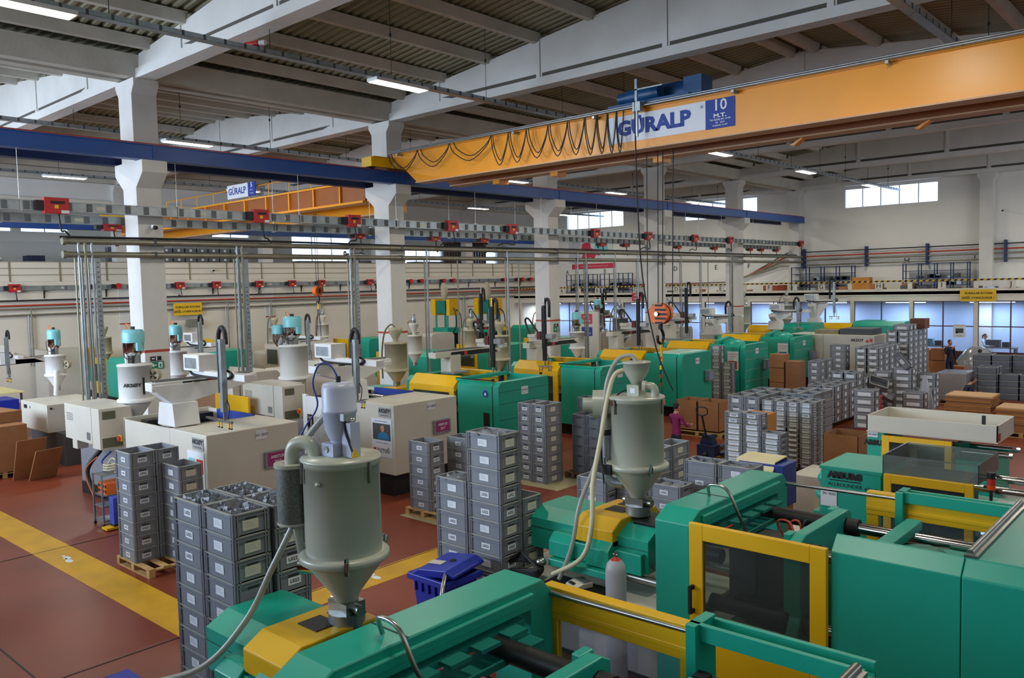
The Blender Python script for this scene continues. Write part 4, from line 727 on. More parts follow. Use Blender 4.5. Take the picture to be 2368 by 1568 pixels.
for k, lab in enumerate(('green moulding machine with round blue sticker on its cover', 'green moulding machine with plain cover behind the funnel-topped hopper', 'green moulding machine with closed pale top sheet under the striped hook', 'green moulding machine with ribbed end and red-topped poster', 'green moulding machine with ribbed end and blue-picture poster')):
    green_machine(lab, GY[k], k+1, ('301 0042', '301 0041', '301 0040', '301 0038', '301 0037')[k])
# white machine and green machines at the end of the row
t = thing('moulding_machine', 'long white moulding machine behind the block of crates', 'moulding machine', (-13, 35.2, 0))
MB().box(-1.9, -.42, -.72, .8, .4, 2.1, CREAM).box(-.4, 1.68, -.76, .8, .4, 2.1, CREAM).each('clamp_cover', t, bevel=.012); MB().box(-3, 1.6, -.6, .7, 0, .4, DARK).box(-7.5, -1.9, -.4, .6, .2, 1.2, CREAM).build('machine_bed', t)
MB().text('AKSOY', .16, INK, (1.0, -.77, 1.9), bold=.004).box(1.35, 1.45, -.775, -.765, 1.82, 1.92, RED).box(1.5, 1.6, -.775, -.765, 1.84, 1.98, RED).build('lettering', t); MB().box(-6.2, -4.6, -.7, .5, 1.3, 2.0, CREAM).build('injection_cabinet', t, bevel=.01)
MB().box(.2, 1.5, -.5, .7, 2.1, 2.35, DGREY).box(-.9, .1, -.4, .4, 2.1, 2.28, mat('khaki_sack', '#8d8268', .9, var=.2)).build('stored_cover', t)
for i, (x, y, lab) in enumerate(((-14.6, 41.5, 'distant green moulding machine before the office windows, yellow front door'), (-16.9, 38.6, 'distant green moulding machine with short yellow door near the fifth column'))):
    t = thing('moulding_machine', lab, 'moulding machine', (x, y+1, 0))
    MB().prism([(-1, .4), (1, .4), (1, 2.0), (.8, 2.3), (-.8, 2.3), (-1, 2.1)], 'X', -.1, 2.3 if i == 0 else 1.2, GREEN).build('clamp_cover', t, bevel=.01); MB().prism([(-1.05, 1.0), (-.8, 1.0), (-.6, 2.2), (-.8, 2.2), (-1.05, 1.95)], 'X', -1.9, -.15, YEL).build('front_door', t, bevel=.005); MB().box(-4.5, 2.0, -.7, .8, 0, .5, DARK).box(-4.4, -2.2, -.4, .5, .5, 1.6, GREEN).build('machine_bed', t)
# hoppers on the green row
small_hopper('old beige hopper beside the second column with side blower box', -18.75, 15.72, 1.62, .78, .33, BEIGED, 'plain')
small_hopper('beige hopper behind the white robot of the first green machine', -18.3, 19.75, 1.62, .75, .3, BEIGED, 'plain')
t = small_hopper('pale hopper with green cap loader past the third column', -18.85, 24.6, 1.62, .58, .27, WHITE, 'blue')
small_hopper('tall grey hopper dryer behind the second robot arm', -20.1, 29.3, 1.7, .8, .33, GALV, 'tall')
small_hopper('white tapered hopper by the striped hook block', -20.4, 34.0, 1.7, .8, .33, CREAM, 'tall')
small_hopper('white tapered hopper beside the fifth column', -20.0, 40.6, 1.7, .9, .33, CREAM, 'tall')
small_hopper('white hopper with stacked fittings before the office glass', -18.4, 42.3, 1.9, .7, .3, CREAM, 'tall')
# ---- robots
def robot(label, x, y, y1, z, ax, alen, ay, style, up=.9, post=(.35, .6)):
    t = thing('take_out_robot', label, 'robot', (x, y, 0)); col = CREAM if style == 'old' else WHITE
    py = post[1]
    if style == 'old': MB().box(-.25, .15, py-.2, py+.2, 2.12, z-.1, col).box(-.15, .35, py-.3, py+.3, 2.08, 2.14, GALV).build('pedestal', t, bevel=.01)
    else: MB().prism([(-.35, 2.02), (.35, 2.02), (.28, 2.45), (-.25, 2.45)], 'Y', py-.25, py+.25, col).prism([(py-.2, 2.45), (py+.25, 2.45), (y1-y-.2, z-.18), (y1-y, z-.05), (0, z-.05), (.1, z-.2)], 'X', -.16, .16, col).build('pedestal', t, bevel=.01)
    b = MB().box(-.14, .14, 0, y1-y, z-.16, z, col).build('traverse_beam', t, bevel=.01); MB().box(-.05, .02, .1, y1-y-.1, z, z+.03, DARK).box(.03, .07, .1, y1-y-.1, z, z+.05, STEEL).build('linear_rail', b)
    n = 'OTTO' if style != 'old' else ''
    m = MB().prism([(.55, z-.14), (y1-y-.1, z-.14), (y1-y-.3, z-.02), (.6, z-.02)], 'X', .14, .145, DARK).box(.141, .147, .65+.45, .72+.5, z-.13, z-.03, RED)
    if n: m.text('Otto', .1, PAPER, (.145, .85, z-.08), 'X+', bold=.003).text('ROBOT', .06, GALV, (.145, 1.5, z-.08), 'X+')
    m.build('brand_stripe', b)
    zz = z+.06; MB().box(ax, ax+alen, ay-.1, ay+.1, zz, zz+.12, col).build('kick_arm', t, bevel=.008)
    if style == 'otto': MB().box(ax-.05, ax+.55, ay-.18, ay+.2, zz+.12, zz+.42, col).box(ax+.0, ax+.45, ay-.182, ay-.18, zz+.16, zz+.36, GALV).build('drive_housing', t, bevel=.03)
    else: MB().box(ax, ax+.3, ay-.15, ay+.15, zz+.12, zz+.22, col).build('drive_housing', t, bevel=.01)
    vx = ax+alen*.75
    MB().box(vx-.05, vx+.05, ay-.28, ay-.18, zz-.55, zz+up, GALV if style == 'otto' else BLACK).box(vx-.055, vx-.045, ay-.3, ay-.28, zz-.2, zz+up-.05, STEEL).build('vertical_arm', t)
    if style == 'old': MB().cyl((vx+.02, ay-.24, zz+up-.1), (vx+.02, ay-.24, zz+up+.25), .02, STEEL, 6).box(vx-.25, vx-.1, ay-.3, ay-.15, zz+.08, zz+.32, mat('dark_red_motor', '#5a1418', .5)).box(vx+.1, vx+.35, ay-.3, ay-.12, zz+.12, zz+.25, STEEL).build('motor', t)
    MB().tube([(vx+.0, ay-.2, zz+up-.1), (vx+.02, ay-.2, zz+up+.12), (vx+.1, ay-.2, zz+up+.2), (vx+.17, ay-.2, zz+up+.1), (vx+.17, ay-.2, zz+up-.35)] if style == 'old' else [(vx-.25, ay-.15, zz+.15), (vx-.25, ay-.15, zz+up), (vx-.14, ay-.15, zz+up+.2), (vx-.02, ay-.15, zz+up+.12), (vx, ay-.15, zz+up-.1)], .045, BLACK, 6, 6).build('cable_chain', t)
    if style == 'old': MB().tube([(vx-.35, ay, zz+.15), (vx-.55, ay-.1, zz+.5), (vx-.75, ay-.1, zz+.7), (vx-.95, ay, zz+.6), (vx-.7, ay, zz+.1)], .03, BLACK, 6, 6).build('hose_loop', t)
    else: MB().tube([(ax+.05, ay-.11, zz+.1), (ax+.3, ay-.12, zz+.03), (ax+alen*.7, ay-.13, zz+.03), (ax+alen*.82, ay-.13, zz+.12), (ax+alen*.7, ay-.13, zz+.2)], .025, BLACK, 6, 4).build('cable_chain', t)
    g = MB(); g.cyl((vx, ay-.23, zz-.55), (vx, ay-.23, zz-.7), .03, STEEL, 6).box(vx-.25, vx+.25, ay-.25, ay-.21, zz-.74, zz-.7, STEEL)
    for q in (-.22, -.12, .14, .22): g.cyl((vx+q, ay-.23, zz-.74), (vx+q, ay-.23, zz-.84), .015, YEL if style == 'otto' else STEEL, 5).ball((vx+q, ay-.23, zz-.84), .025, .025, .015, DARK, 6, 4)
    g.build('gripper', t)
    MB().tube([(vx, ay-.2, zz-.3), (vx+.12, ay-.2, zz-.45), (vx+.1, ay-.22, zz-.68)], .01, BLACK, 5, 5).build('air_tube', t)
    return t
robot('white take-out robot with drop arm over the first white machine', -15.12, 6.75, 8.9, 2.85, -.0, 2.0, .9, 'otto', .75, (0, .55))
robot('white take-out robot over the second white machine beside the beige hopper', -15.1, 10.3, 12.4, 2.85, .0, 1.95, .3, 'otto', .55, (0, 1.0))
robot('cream take-out robot with tall black arm over the first green machine', -16.62, 15.2, 17.8, 2.7, .1, 1.0, 1.75, 'old', 1.15, (0, .75))
robot('cream take-out robot with looped hoses over the second green machine', -16.6, 19.1, 21.6, 2.7, .1, 1.0, .1, 'old', 1.1, (0, .5))
robot('cream take-out robot in front of the tall grey hopper', -16.95, 24.0, 26.6, 2.75, .0, 1.15, .8, 'old', 1.1, (0, .5))
robot('cream take-out robot beside the striped hook block', -18.0, 29.4, 31.4, 2.85, .0, 1.1, .6, 'old', 1.3, (0, .5))
robot('white take-out robot with long arm before the fifth column', -18.3, 33.6, 35.6, 2.75, -.6, 2.0, .6, 'otto', .5, (0, .5))
robot('white take-out robot with boxy housing near the office glass', -17.3, 38.0, 40.0, 2.8, -.2, 1.9, .5, 'otto', .5, (0, .5))
robot('tall white take-out robot reaching up to the storage deck', -16.6, 41.0, 43.0, 3.2, -.4, 2.0, .5, 'otto', 1.0, (0, .5))
# ---- teal machine with open tray top and the lettered one
t = thing('moulding_machine', 'teal machine with lettered cabinet and clear acrylic guard', 'moulding machine', (-3.6, 12.3, 0))
MB().box(-.98, -.15, -.6, .45, .75, 1.75, GREEN).build('cabinet', t, bevel=.01); MB().box(-1.0, -.13, -.62, .47, 1.75, 1.8, GREEN).build('cabinet_lid', t, bevel=.006)
MB().text('ARBURG', .11, INK, (-.64, -.602, 1.68), bold=.012, sx=1.1).box(-.86, -.42, -.606, -.602, 1.6, 1.615, INK).text('ALLROUNDER', .075, INK, (-.64, -.602, 1.545)).text('470 C', .075, INK, (-.28, -.602, 1.53)).text('ECO', .05, YEL, (-.28, -.602, 1.45), bold=.004).build('lettering', t)
MB().box(-.98, -.75, -.615, -.605, 1.22, 1.44, PAPER).text('301 0043', .05, INK, (-.86, -.615, 1.4)).build('number_plate', t)
MB().box(-.1, .0, -.66, -.6, .75, 1.8, YEL).box(.9, 1.0, -.66, -.6, .75, 1.8, YEL).box(0, .9, -.66, -.6, 1.68, 1.8, YEL).box(0, .9, -.66, -.6, .75, 1.0, YEL).build('front_door', t, bevel=.005); MB().box(0, .9, -.64, -.63, 1.0, 1.68, DGLASS).build('door_glass', t)
MB().box(-.13, 1.05, -.6, -.59, 1.8, 2.05, ACRY).box(-.13, -.12, -.6, .5, 1.8, 2.05, ACRY).box(1.04, 1.05, -.6, .5, 1.8, 2.05, ACRY).box(-.13, 1.05, .5, .51, 1.8, 2.05, ACRY).build('acrylic_guard', t)
MB().box(-.1, 2.4, -.5, .5, .7, 1.4, GREEN).box(-.05, .85, -.3, .3, 1.4, 1.75, DARK).cyl((0, -.35, 1.7), (2.0, -.35, 1.7), .05, CHROME).cyl((0, .35, 1.7), (2.0, .35, 1.7), .05, CHROME).build('clamp_mechanism', t); MB().box(-3.2, 2.6, -.55, .5, 0, .7, CREAM).build('base_frame', t, bevel=.01)
MB().prism([(-.1, .95), (.0, .95), (.03, 1.5), (-.06, 1.6)], 'X', -1.2, -1.02, GREEN).ball((-1.12, -.1, 1.5), .1, .12, .1, GREEN).ball((-1.14, -.1, 1.25), .12, .12, .09, GREEN).box(-1.25, -.98, -.2, 0, .9, 1.0, GREEN).build('valve_block', t)
MB().box(1.12, 1.5, -.45, .2, .7, 1.45, GALV).build('side_panel', t)
t = thing('signal_tower', 'black and red signal light on a pole by the acrylic guard', 'signal light', (-2.42, 11.75, 1.45)); MB().cyl((0, 0, 0), (0, 0, .3), .02, BLACK).build('pole', t); MB().cyl((0, 0, .3), (0, 0, .36), .05, mat('orange_lens', '#e0501c', .3)).cyl((0, 0, .36), (0, 0, .44), .05, RED).cyl((0, 0, .44), (0, 0, .52), .05, BLACK).build('lens_stack', t)
MB().box(-.15, .15, -.1, .1, -.06, 0, DARK).cyl((0, 0, -.9), (0, 0, -.06), .04, GALV).build('bracket', t)
t = thing('control_monitor', 'grey control monitor with lit screen under the signal light', 'monitor', (-2.1, 10.9, 1.5)); MB().box(-.3, .3, -.03, .06, -.14, .14, GALV).build('casing', t, bevel=.01); MB().box(-.24, .24, -.034, -.03, -.1, .1, SCREEN).build('screen', t); MB().box(-.03, .03, .03, .08, -.9, 0, GALV).build('stand', t)
t = thing('operator_console', 'tall pale operator panel with keypad and dark screen at the frame edge', 'control panel', (-1.95, 13.1, 1.35)); MB().box(-.2, .22, -.05, .08, 0, .85, CREAM).build('casing', t, bevel=.015); MB().box(-.15, .15, -.056, -.05, .5, .8, BLACK).box(-.1, .08, -.058, -.056, .66, .72, mat('amber_screen', (.8, .5, .2), emit=.8)).build('screen', t)
m = MB()
for r_ in range(3):
    for c_ in range(5): m.box(-.14+.06*c_, -.1+.06*c_, -.056, -.05, .2+.07*r_, .24+.07*r_, GALV)
m.cyl((.1, -.05, .1), (.1, -.08, .1), .03, RED, 8); m.build('keypad', t); MB().box(-.05, .05, -.02, .04, -.7, 0, DARK).build('stand', t)
t = thing('moulding_machine', 'teal machine carrying a long white open tray above its yellow door', 'moulding machine', (-4.1, 15.9, 0))
m = MB(); m.box(-1.05, 1.05, -.65, -.62, 1.72, 2.0, CREAM).box(-1.05, 1.05, .55, .58, 1.72, 2.0, CREAM).box(-1.05, -1.02, -.65, .58, 1.72, 2.0, CREAM).box(1.02, 1.05, -.65, .58, 1.72, 2.0, CREAM).box(-1.05, 1.05, -.65, .58, 1.7, 1.72, CREAM).box(.55, .61, .54, .55, 1.78, 1.97, BLACK); m.build('open_tray', t, bevel=.005)
MB().box(-1.05, -.75, -.6, .5, .7, 1.7, GREEN).box(.4, 1.0, -.6, .5, .7, 1.35, GREEN).build('cabinet', t, bevel=.01); MB().box(-.78, -.65, -.66, -.6, .8, 1.66, YEL).box(.25, .36, -.66, -.6, .8, 1.66, YEL).box(-.65, .25, -.66, -.6, 1.55, 1.66, YEL).build('front_door', t, bevel=.005); MB().box(-.65, .25, -.64, -.63, .8, 1.55, DGLASS).build('door_glass', t)
MB().text('ARBURG', .12, INK, (-.86, -.602, 1.5), bold=.01).text('470 C', .09, INK, (-.2, -.602, 1.5)).build('lettering', t); MB().box(-1.04, -.86, -.61, -.602, 1.6, 1.7, PAPER).text('301 0044', .04, INK, (-.95, -.61, 1.65)).build('number_plate', t)
MB().cyl((-.7, -.3, 1.45), (1.2, -.3, 1.45), .05, CHROME).cyl((-.7, .3, 1.45), (1.2, .3, 1.45), .05, CHROME).box(.35, .42, -.4, .4, 1.1, 1.6, GREEN).box(-.3, .1, -.25, .25, 1.0, 1.5, DARK).build('clamp_mechanism', t); MB().box(-2.5, 2.5, -.55, .5, 0, .7, CREAM).build('base_frame', t, bevel=.01)
MB().box(1.051, 1.06, -.62, -.5, 1.74, 1.86, RED).build('tail_reflector', t)
# ================================================================ crates
def crate_mesh(w, d, h, col, rim):
    """open stacking crate, footprint w (x) by d (y), base at z 0"""
    m = MB(); e = .0015; W2, D2 = w/2-.002, d/2-.002; t = .012; r = .014
    z1 = h-.004
    m.box(-W2+r, W2-r, -D2+r, D2-r, 0, .01, col)
    for s in (-1, 1):
        m.box(-W2+r, W2-r, *(sorted((s*(D2-r), s*(D2-r-t)))), 0, z1, col); m.box(*(sorted((s*(W2-r), s*(W2-r-t)))), -D2+r, D2-r, 0, z1, col)
        for (zz0, zz1, mm) in ((z1-.012, z1, rim), (z1-.05, z1-.042, col)):
            m.box(-W2, W2, *(sorted((s*D2, s*(D2-r)))), zz0, zz1, mm); m.box(*(sorted((s*W2, s*(W2-r)))), -D2, D2, zz0, zz1, mm)
        for q in (-1, 1):
            for a, b in ((0, .03), (.045, .06)):
                m.box(*sorted((q*(W2-a), q*(W2-b))), *sorted((s*D2, s*(D2-r))), .004, z1, col); m.box(*sorted((s*W2, s*(W2-r))), *sorted((q*(D2-a), q*(D2-b))), .004, z1, col)
    # dark hand slots on the short sides
    if w > d:
        for s in (-1, 1): m.box(*sorted((s*(W2-r+.001), s*(W2-r-.002))), -.06, .06, z1-.085, z1-.05, CRATED)
    else:
        for s in (-1, 1): m.box(-.06, .06, *sorted((s*(D2-r+.001), s*(D2-r-.002))), z1-.085, z1-.05, CRATED)
    return m.build('body')
def _take(o): me = o.data; bpy.data.objects.remove(o); return me
CM = {}
for k, (w, d, h, c) in dict(a=(.6, .4, .225, CRATE), b=(.4, .6, .225, CRATE), sa=(.4, .3, .117, CRATE), sb=(.3, .4, .117, CRATE), ad=(.6, .4, .225, CRATE2), bd=(.4, .6, .225, CRATE2)).items(): CM[k] = (_take(crate_mesh(w, d, h, c, RIM if c is CRATE else CRATE)), w, d, h)
def label_mesh(ax, w, h, txt, m=PAPER):
    b = MB()
    if ax == 'Y-': b.box(-w/2, w/2, -.003, 0, -h/2, h/2, m)
    else: b.box(0, .003, -w/2, w/2, -h/2, h/2, m)
    if txt: b.text('L022', h*.62, INK, (0, 0, 0), ax, .0035, bold=.0015, sx=1.15)
    else:
        for k in range(3):
            z = h*(.25-.2*k); 
            if ax == 'Y-': b.box(-w*.38, w*(.1+.08*k), -.0035, -.003, z-.003, z+.001, mat('faint_print', '#9a9da3', .8, var=0))
            else: b.box(.003, .0035, -w*.38, w*(.1+.08*k), z-.003, z+.001, MATS['faint_print'])
    return _take(b.build('paper_label'))
LM = {(ax, k): label_mesh(ax, *v) for ax in ('Y-', 'X+') for k, v in dict(L=(.15, .075, True), P=(.16, .09, False), Q=(.17, .1, False, PAPER2), W=(.22, .085, False), s=(.09, .06, True), B=(.1, .1, False)).items()}
n_ind = 0; REST = MB()
ORD = ('topmost',)+tuple(f'{w} down' for w in OR[1:])
def crate_at(kind, x, y, z, label, grp, fl, sl, rz=0, tilt=None):
    me, w, d, h = CM[kind]; t = thing('storage_crate', label, 'crate', (x, y, z), grp, rz)
    if tilt: t.rotation_euler = tilt
    link('body', me, t)
    if fl: r_ = .0145; link('paper_label', LM[('Y-', fl)], t, (rnd.uniform(-.015, .015), -d/2+r_-.001, h*.42))
    if sl: link('paper_label', LM[('X+', sl)], t, (w/2-.0135, rnd.uniform(-.01, .01), h*.42))
    return t
def rest(kind, x, y, z, fl='W', sl='B'):
    me, w, d, h = CM[kind]; c = CRATE2 if kind.endswith('d') else CRATE; x0, x1, y0, y1 = x-w/2+.003, x+w/2-.003, y-d/2+.003, y+d/2-.003
    t = .015; REST.box(x0, x1, y0, y0+t, z, z+h-.005, c).box(x0, x1, y1-t, y1, z, z+h-.005, c).box(x0, x0+t, y0, y1, z, z+h-.005, c).box(x1-t, x1, y0, y1, z, z+h-.005, c).box(x0, x1, y0, y1, z, z+.01, c)
    REST.box(x0-.003, x1+.003, y0-.003, y0+.012, z+h-.02, z+h-.004, RIM).box(x1-.012, x1+.003, y0, y1, z+h-.02, z+h-.004, RIM).box(x0-.003, x0+.012, y0, y1, z+h-.02, z+h-.004, RIM).box(x0, x1, y1-.012, y1+.003, z+h-.02, z+h-.004, RIM)
    if fl: REST.box(x-w*.3, x+w*.3, y0-.004, y0, z+h*.2, z+h*.65, PAPER)
    if w < d and fl: REST.box(x-.06, x+.06, y0-.003, y0, z+h*.72, z+h*.86, CRATED)
    if sl: REST.box(x1, x1+.004, y-.06, y+.06, z+h*.2, z+h*.7, PAPER)
def stack(kind, x0, y0, n, z, desc, grp, front='L', side='L', hid=0, jitter=.003, start=0):
    """column of crates; x0,y0 = low corner; hid = how many at the bottom the photo cannot show"""
    global n_ind
    me, w, d, h = CM[kind]
    for i in range(n):
        q = n-1-i; zz = z+i*h; x = x0+w/2+rnd.uniform(-jitter, jitter); y = y0+d/2+rnd.uniform(-jitter, jitter)
        f = front(q) if callable(front) else front; s_ = side(q) if callable(side) else side
        if i < hid or n_ind >= 298: rest(kind, x, y, zz, f, s_)
        else:
            n_ind += 1; crate_at(kind, x, y, zz, f'{"small " if kind[0] == "s" else ""}grey crate, {ORD[q+start]}, {desc}', grp, f, s_)
PAL = {}
def pallet(x, y, w, d, label, m=WOOD, z=0, name='wooden_pallet'):
    t = thing(name, label, 'pallet', (x, y, z)); along = w >= d
    for k in range(5):
        b = MB(); q = -d/2+.05+(d-.1)*k/4
        b.box(-w/2, w/2, q-.05, q+.05, .122, .144, m) ; b.build('board', t)
    for k in range(3):
        q = -w/2+.05+(w-.1)*k/2; b = MB().box(q-.05, q+.05, -d/2, d/2, .1, .12, m); b.build('stringer_board', t)
        b = MB(); 
        for j in range(3): v = -d/2+.05+(d-.1)*j/2; b.box(q-.05, q+.05, v-.05, v+.05, .022, .1, m)
        b.each('block', t); MB().box(-w/2, w/2, -d/2+(d-.1)*k/2, -d/2+.1+(d-.1)*k/2, 0, .022, m).build('base_board', t)
    return t
# pallet by the yellow lane
pallet(-13.45, 6.12, 1.2, .8+.25, 'light wooden pallet under the tall crate stacks beside the yellow lane')
stack('a', -13.93, 5.6, 8, .144, 'tall stack beside the shelf trolley', 'crates on the lane-side pallet', 'L', 'L')
stack('a', -13.93, 6.01, 8, .144, 'stack touching the white machine poster side', 'crates on the lane-side pallet', None, 'L')
stack('a', -13.32, 6.1, 7, .144, 'shorter stack on the lane-side pallet', 'crates on the lane-side pallet', 'P', 'Q')
# nearest pallet, four stacks of ten
pallet(-7.72, 4.3, 1.3, 1.0, 'dark weathered wooden pallet under the four crate stacks by the tall grey hopper', WOODD)
G4 = 'crates on the weathered pallet'
LF = lambda q: 'L' if q in (0, 1, 2, 9) else 'P'
stack('a', -8.32, 3.9, 10, .144, 'lane-facing corner stack on the weathered pallet', G4, LF, None)
stack('a', -7.71, 3.9, 10, .144, 'stack next to the tall grey hopper', G4, lambda q: 'P' if q < 9 else 'L', lambda q: 'Q' if q < 3 else None)
stack('a', -8.3, 4.33, 10, .144, 'rear stack away from the hopper on the weathered pallet', G4, None, None, hid=8)
stack('a', -7.69, 4.33, 10, .144, 'rear stack with lettered side labels behind the perforated filter', G4, None, lambda q: 'Q' if q < 2 else 'L', hid=1)
def fill(x0, x1, y0, y1, z, label, n=70, m=CRATE, s=.05):
    b = MB(); b.box(x0, x1, y0, y1, z-.1, z-.045, mat('grey_part_tray', '#6a6e70', .5)); 
    for k in range(n):
        cx, cy_, a, l = rnd.uniform(x0+.05, x1-.05), rnd.uniform(y0+.04, y1-.04), rnd.uniform(0, PI), rnd.uniform(.6, 1.3)*s; tz = rnd.uniform(-.02, .03)
        ux, uy = math.cos(a)*l, math.sin(a)*l; vx, vy = -math.sin(a)*l*.4, math.cos(a)*l*.4; zz = z-.045+rnd.uniform(0, .03)
        b.add([(cx-ux-vx, cy_-uy-vy, zz), (cx+ux-vx, cy_+uy-vy, zz+tz), (cx+ux+vx, cy_+uy+vy, zz+tz+.01), (cx-ux+vx, cy_-uy+vy, zz+.01), (cx-ux, cy_-uy, zz+.04), (cx+ux, cy_+uy, zz+tz+.045)], [(0, 1, 5, 4), (3, 2, 5, 4), (0, 3, 4), (1, 2, 5), (0, 1, 2, 3)], m)
    return tag(b.build('moulded_part_pile'), label, 'plastic parts', None, 'stuff')
zt = .144+10*.225
for i, (x0, y0, lb) in enumerate(((-8.32, 3.9, 'grey moulded parts filling the lane-facing top crate'), (-7.71, 3.9, 'grey moulded parts in the top crate next to the tall grey hopper'), (-8.3, 4.33, 'grey moulded parts in the rear top crate away from the hopper'), (-7.69, 4.33, 'grey moulded parts in the rear top crate behind the filter'))):
    fill(x0+.03, x0+.57, y0+.03, y0+.37, zt-.02, lb, 80, PBR, .035)
# small pallet behind, with six high stacks
pallet(-11.95, 11.0, 1.0, .9, 'small light pallet under the six crate high stacks at the magenta display')
stack('a', -12.36, 10.6, 6, .144, 'six high stack before the second white machine', 'crates before the second white machine', 'L', 'L')
stack('a', -12.05, 11.35, 6, .144, 'stack half hidden behind the six high stack', 'crates before the second white machine', 'L', None, hid=1)
# middle stacks behind the blue bin
pallet(-7.55, 7.9, 1.25, .85, 'pallet hidden under the eleven crate tower behind the blue bin')
GM = 'crates behind the blue bin'
MF = lambda q: ('P', 'P', 'P', 'L', 'L', 'P', 'L', 'P', 'L', 'P', 'L')[q]
stack('a', -7.6, 7.5, 11, .144, 'tallest tower behind the blue bin', GM, MF, lambda q: 'Q' if q in (0, 1, 2, 5) else 'L', hid=1)
stack('a', -8.21, 7.5, 8, .144, 'eight high stack beside the tower behind the blue bin', GM, lambda q: 'P' if q < 2 else 'L', None, hid=1)
stack('a', -7.6, 7.91, 7, .144, 'stack behind the tower next to the teal injection cover', GM, None, 'Q', hid=3)
fill(-8.18, -7.64, 7.53, 7.87, .144+8*.225-.02, 'flat grey parts in the eight high stack behind the blue bin', 24, CRATE, .09); fill(-7.57, -7.03, 7.53, 7.87, .144+11*.225-.02, 'flat grey parts on top of the eleven crate tower', 24, CRATE, .09)
# eight high pair on the painted pad
stack('b', -12.1, 14.05, 8, .006, 'aisle side of the handle-front pair by the round sticker', 'crates on the painted pad', 'L', 'Q')
stack('b', -12.51, 14.05, 8, .006, 'machine side of the handle-front pair by the round sticker', 'crates on the painted pad', 'L', None)
pallet(-11.2, 15.25, 1.2, .8, 'dark pallet carrying slate crates behind the painted pad', WOODD)
stack('bd', -11.65, 14.95, 6, .144, 'slate stack behind the painted pad, aisle side', 'slate crates behind the pad', None, 'P')
stack('bd', -11.24, 14.95, 6, .144, 'slate stack behind the painted pad, hopper side', 'slate crates behind the pad', None, 'P')
stack('ad', -12.3, 16.0, 7, .144, 'olive-shaded stack before the second green machine', 'slate crates behind the pad', None, None)
# stacks around the funnel-topped hopper
pallet(-6.35, 12.2, 1.3, .8, 'pallet under the paired wide crates by the blue lettered box')
GA = 'wide crates by the blue lettered box'
stack('a', -6.95, 11.9, 6, .2, 'bare-fronted wide stack near the blue lettered box', GA, lambda q: 'L' if q else None, None, hid=2)
stack('a', -6.33, 11.9, 6, .2, 'paper-labelled wide stack near the blue lettered box', GA, 'P', 'Q', hid=2)
stack('a', -7.2, 11.2, 5, .144, 'lower stack in front of the paired wide crates', GA, 'L', None, hid=2)
stack('a', -7.81, 11.2, 5, .144, 'lower stack beside the funnel-topped hopper', GA, 'L', 'Q', hid=2)
stack('a', -8.42, 10.9, 5, .144, 'low stack under the round blower', GA, 'L', None, hid=1)
stack('b', -8.1, 12.2, 6, .2, 'open stack behind the funnel-topped hopper, near side', GA, None, 'Q', hid=1)
stack('b', -8.1, 12.81, 6, .2, 'open stack behind the funnel-topped hopper, far side', GA, None, 'Q', hid=2)
fill(-7.15, -6.65, 11.22, 11.57, 1.22, 'dusty flat parts in the low stack by the teal machine', 20, CRATE, .08); fill(-6.9, -6.4, 11.93, 12.27, 1.5, 'dusty flat parts in the bare-fronted wide stack', 20, CRATE, .08); fill(-6.3, -5.8, 11.93, 12.27, 1.5, 'dusty flat parts in the paper-labelled wide stack', 20, CRATE, .08)
# shallow crates
pallet(-7.5, 15.8, 1.2, .8, 'pallet under the paired shallow crate stacks'); GS = 'shallow crates in the pair'
SF = lambda q: 'L2' if q < 2 else 'W'
LM[('Y-', 'L2')] = label_mesh('Y-', .18, .075, True); LM[('Y-', 'W')] = label_mesh('Y-', .24, .085, False); LM[('X+', 'L2')] = label_mesh('X+', .12, .07, True)
stack('sa', -8.11, 15.55, 14, .144, 'shallow stack next to the pallet truck', GS, SF, None, hid=2)
stack('sa', -7.7, 15.55, 14, .144, 'shallow stack between pallet truck and brown carton', GS, SF, lambda q: 'L2' if q < 2 else None, hid=2)
stack('sa', -7.27, 15.5, 11, .144, 'shallow stack in front of the brown carton', GS, 'W', None, hid=3)
pallet(-7.95, 18.75, 1.3, .9, 'pallet under the shallow crate block behind the brown carton'); GB = 'shallow crates in the block'
for i in range(4):
    for j in range(2):
        nm = ('near the wide crates', 'second from the wide crates', 'third from the wide crates', 'at the outer corner')[i]
        stack('sb', -8.56+.302*i, 18.26+.402*j, 13, .144, f'block stack {nm}, {"front" if j == 0 else "rear"} row', GB, lambda q, i=i: 'L2' if (q < 2 and i in (1, 2)) or (i == 3 and q in (2, 3)) else 'W', 'L2' if i == 3 else None, hid=(8 if i < 3 else 1) if j == 0 else (12 if i < 3 else 1))
G7 = 'wide crates behind the shallow block'
pallet(-9.0, 19.0, .85, 1.85, 'pallet under the tall wide crates behind the shallow block')
for i in range(2):
    for j in range(3): stack('b', -9.42+.41*i, 18.25+.61*j, 7, .144, f'{("machine", "aisle")[i]} side stack of the wide block, {("front", "middle", "rear")[j]} row', G7, 'P' if j == 0 else None, None, hid=5 if j == 0 else 6)
for i in range(2): stack('b', -8.55+.41*i, 19.3, 7, .144, f'{("inner", "outer")[i]} wide stack directly behind the shallow block', G7, None, None, hid=6); stack('b', -8.55+.41*i, 19.91, 7, .144, f'{("inner", "outer")[i]} wide stack at the very back of the block', G7, None, None, hid=6)
# tower of shallow crates beside the closed-top green machine
GT = 'shallow crates beside the green machines'
stack('sa', -14.6, 27.0, 18, .02, 'shallow tower before the ribbed green machine', GT, lambda q: 'L2' if q % 2 else 'W', lambda q: 's' if q % 2 else 'B')
stack('sa', -14.18, 27.0, 13, .02, 'shorter shallow stack beside the tower', GT, lambda q: 'L2' if q % 2 == 0 else 'W', 's')
stack('sa', -15.02, 27.0, 10, .02, 'lowest shallow stack beside the tower', GT, 'W', None)
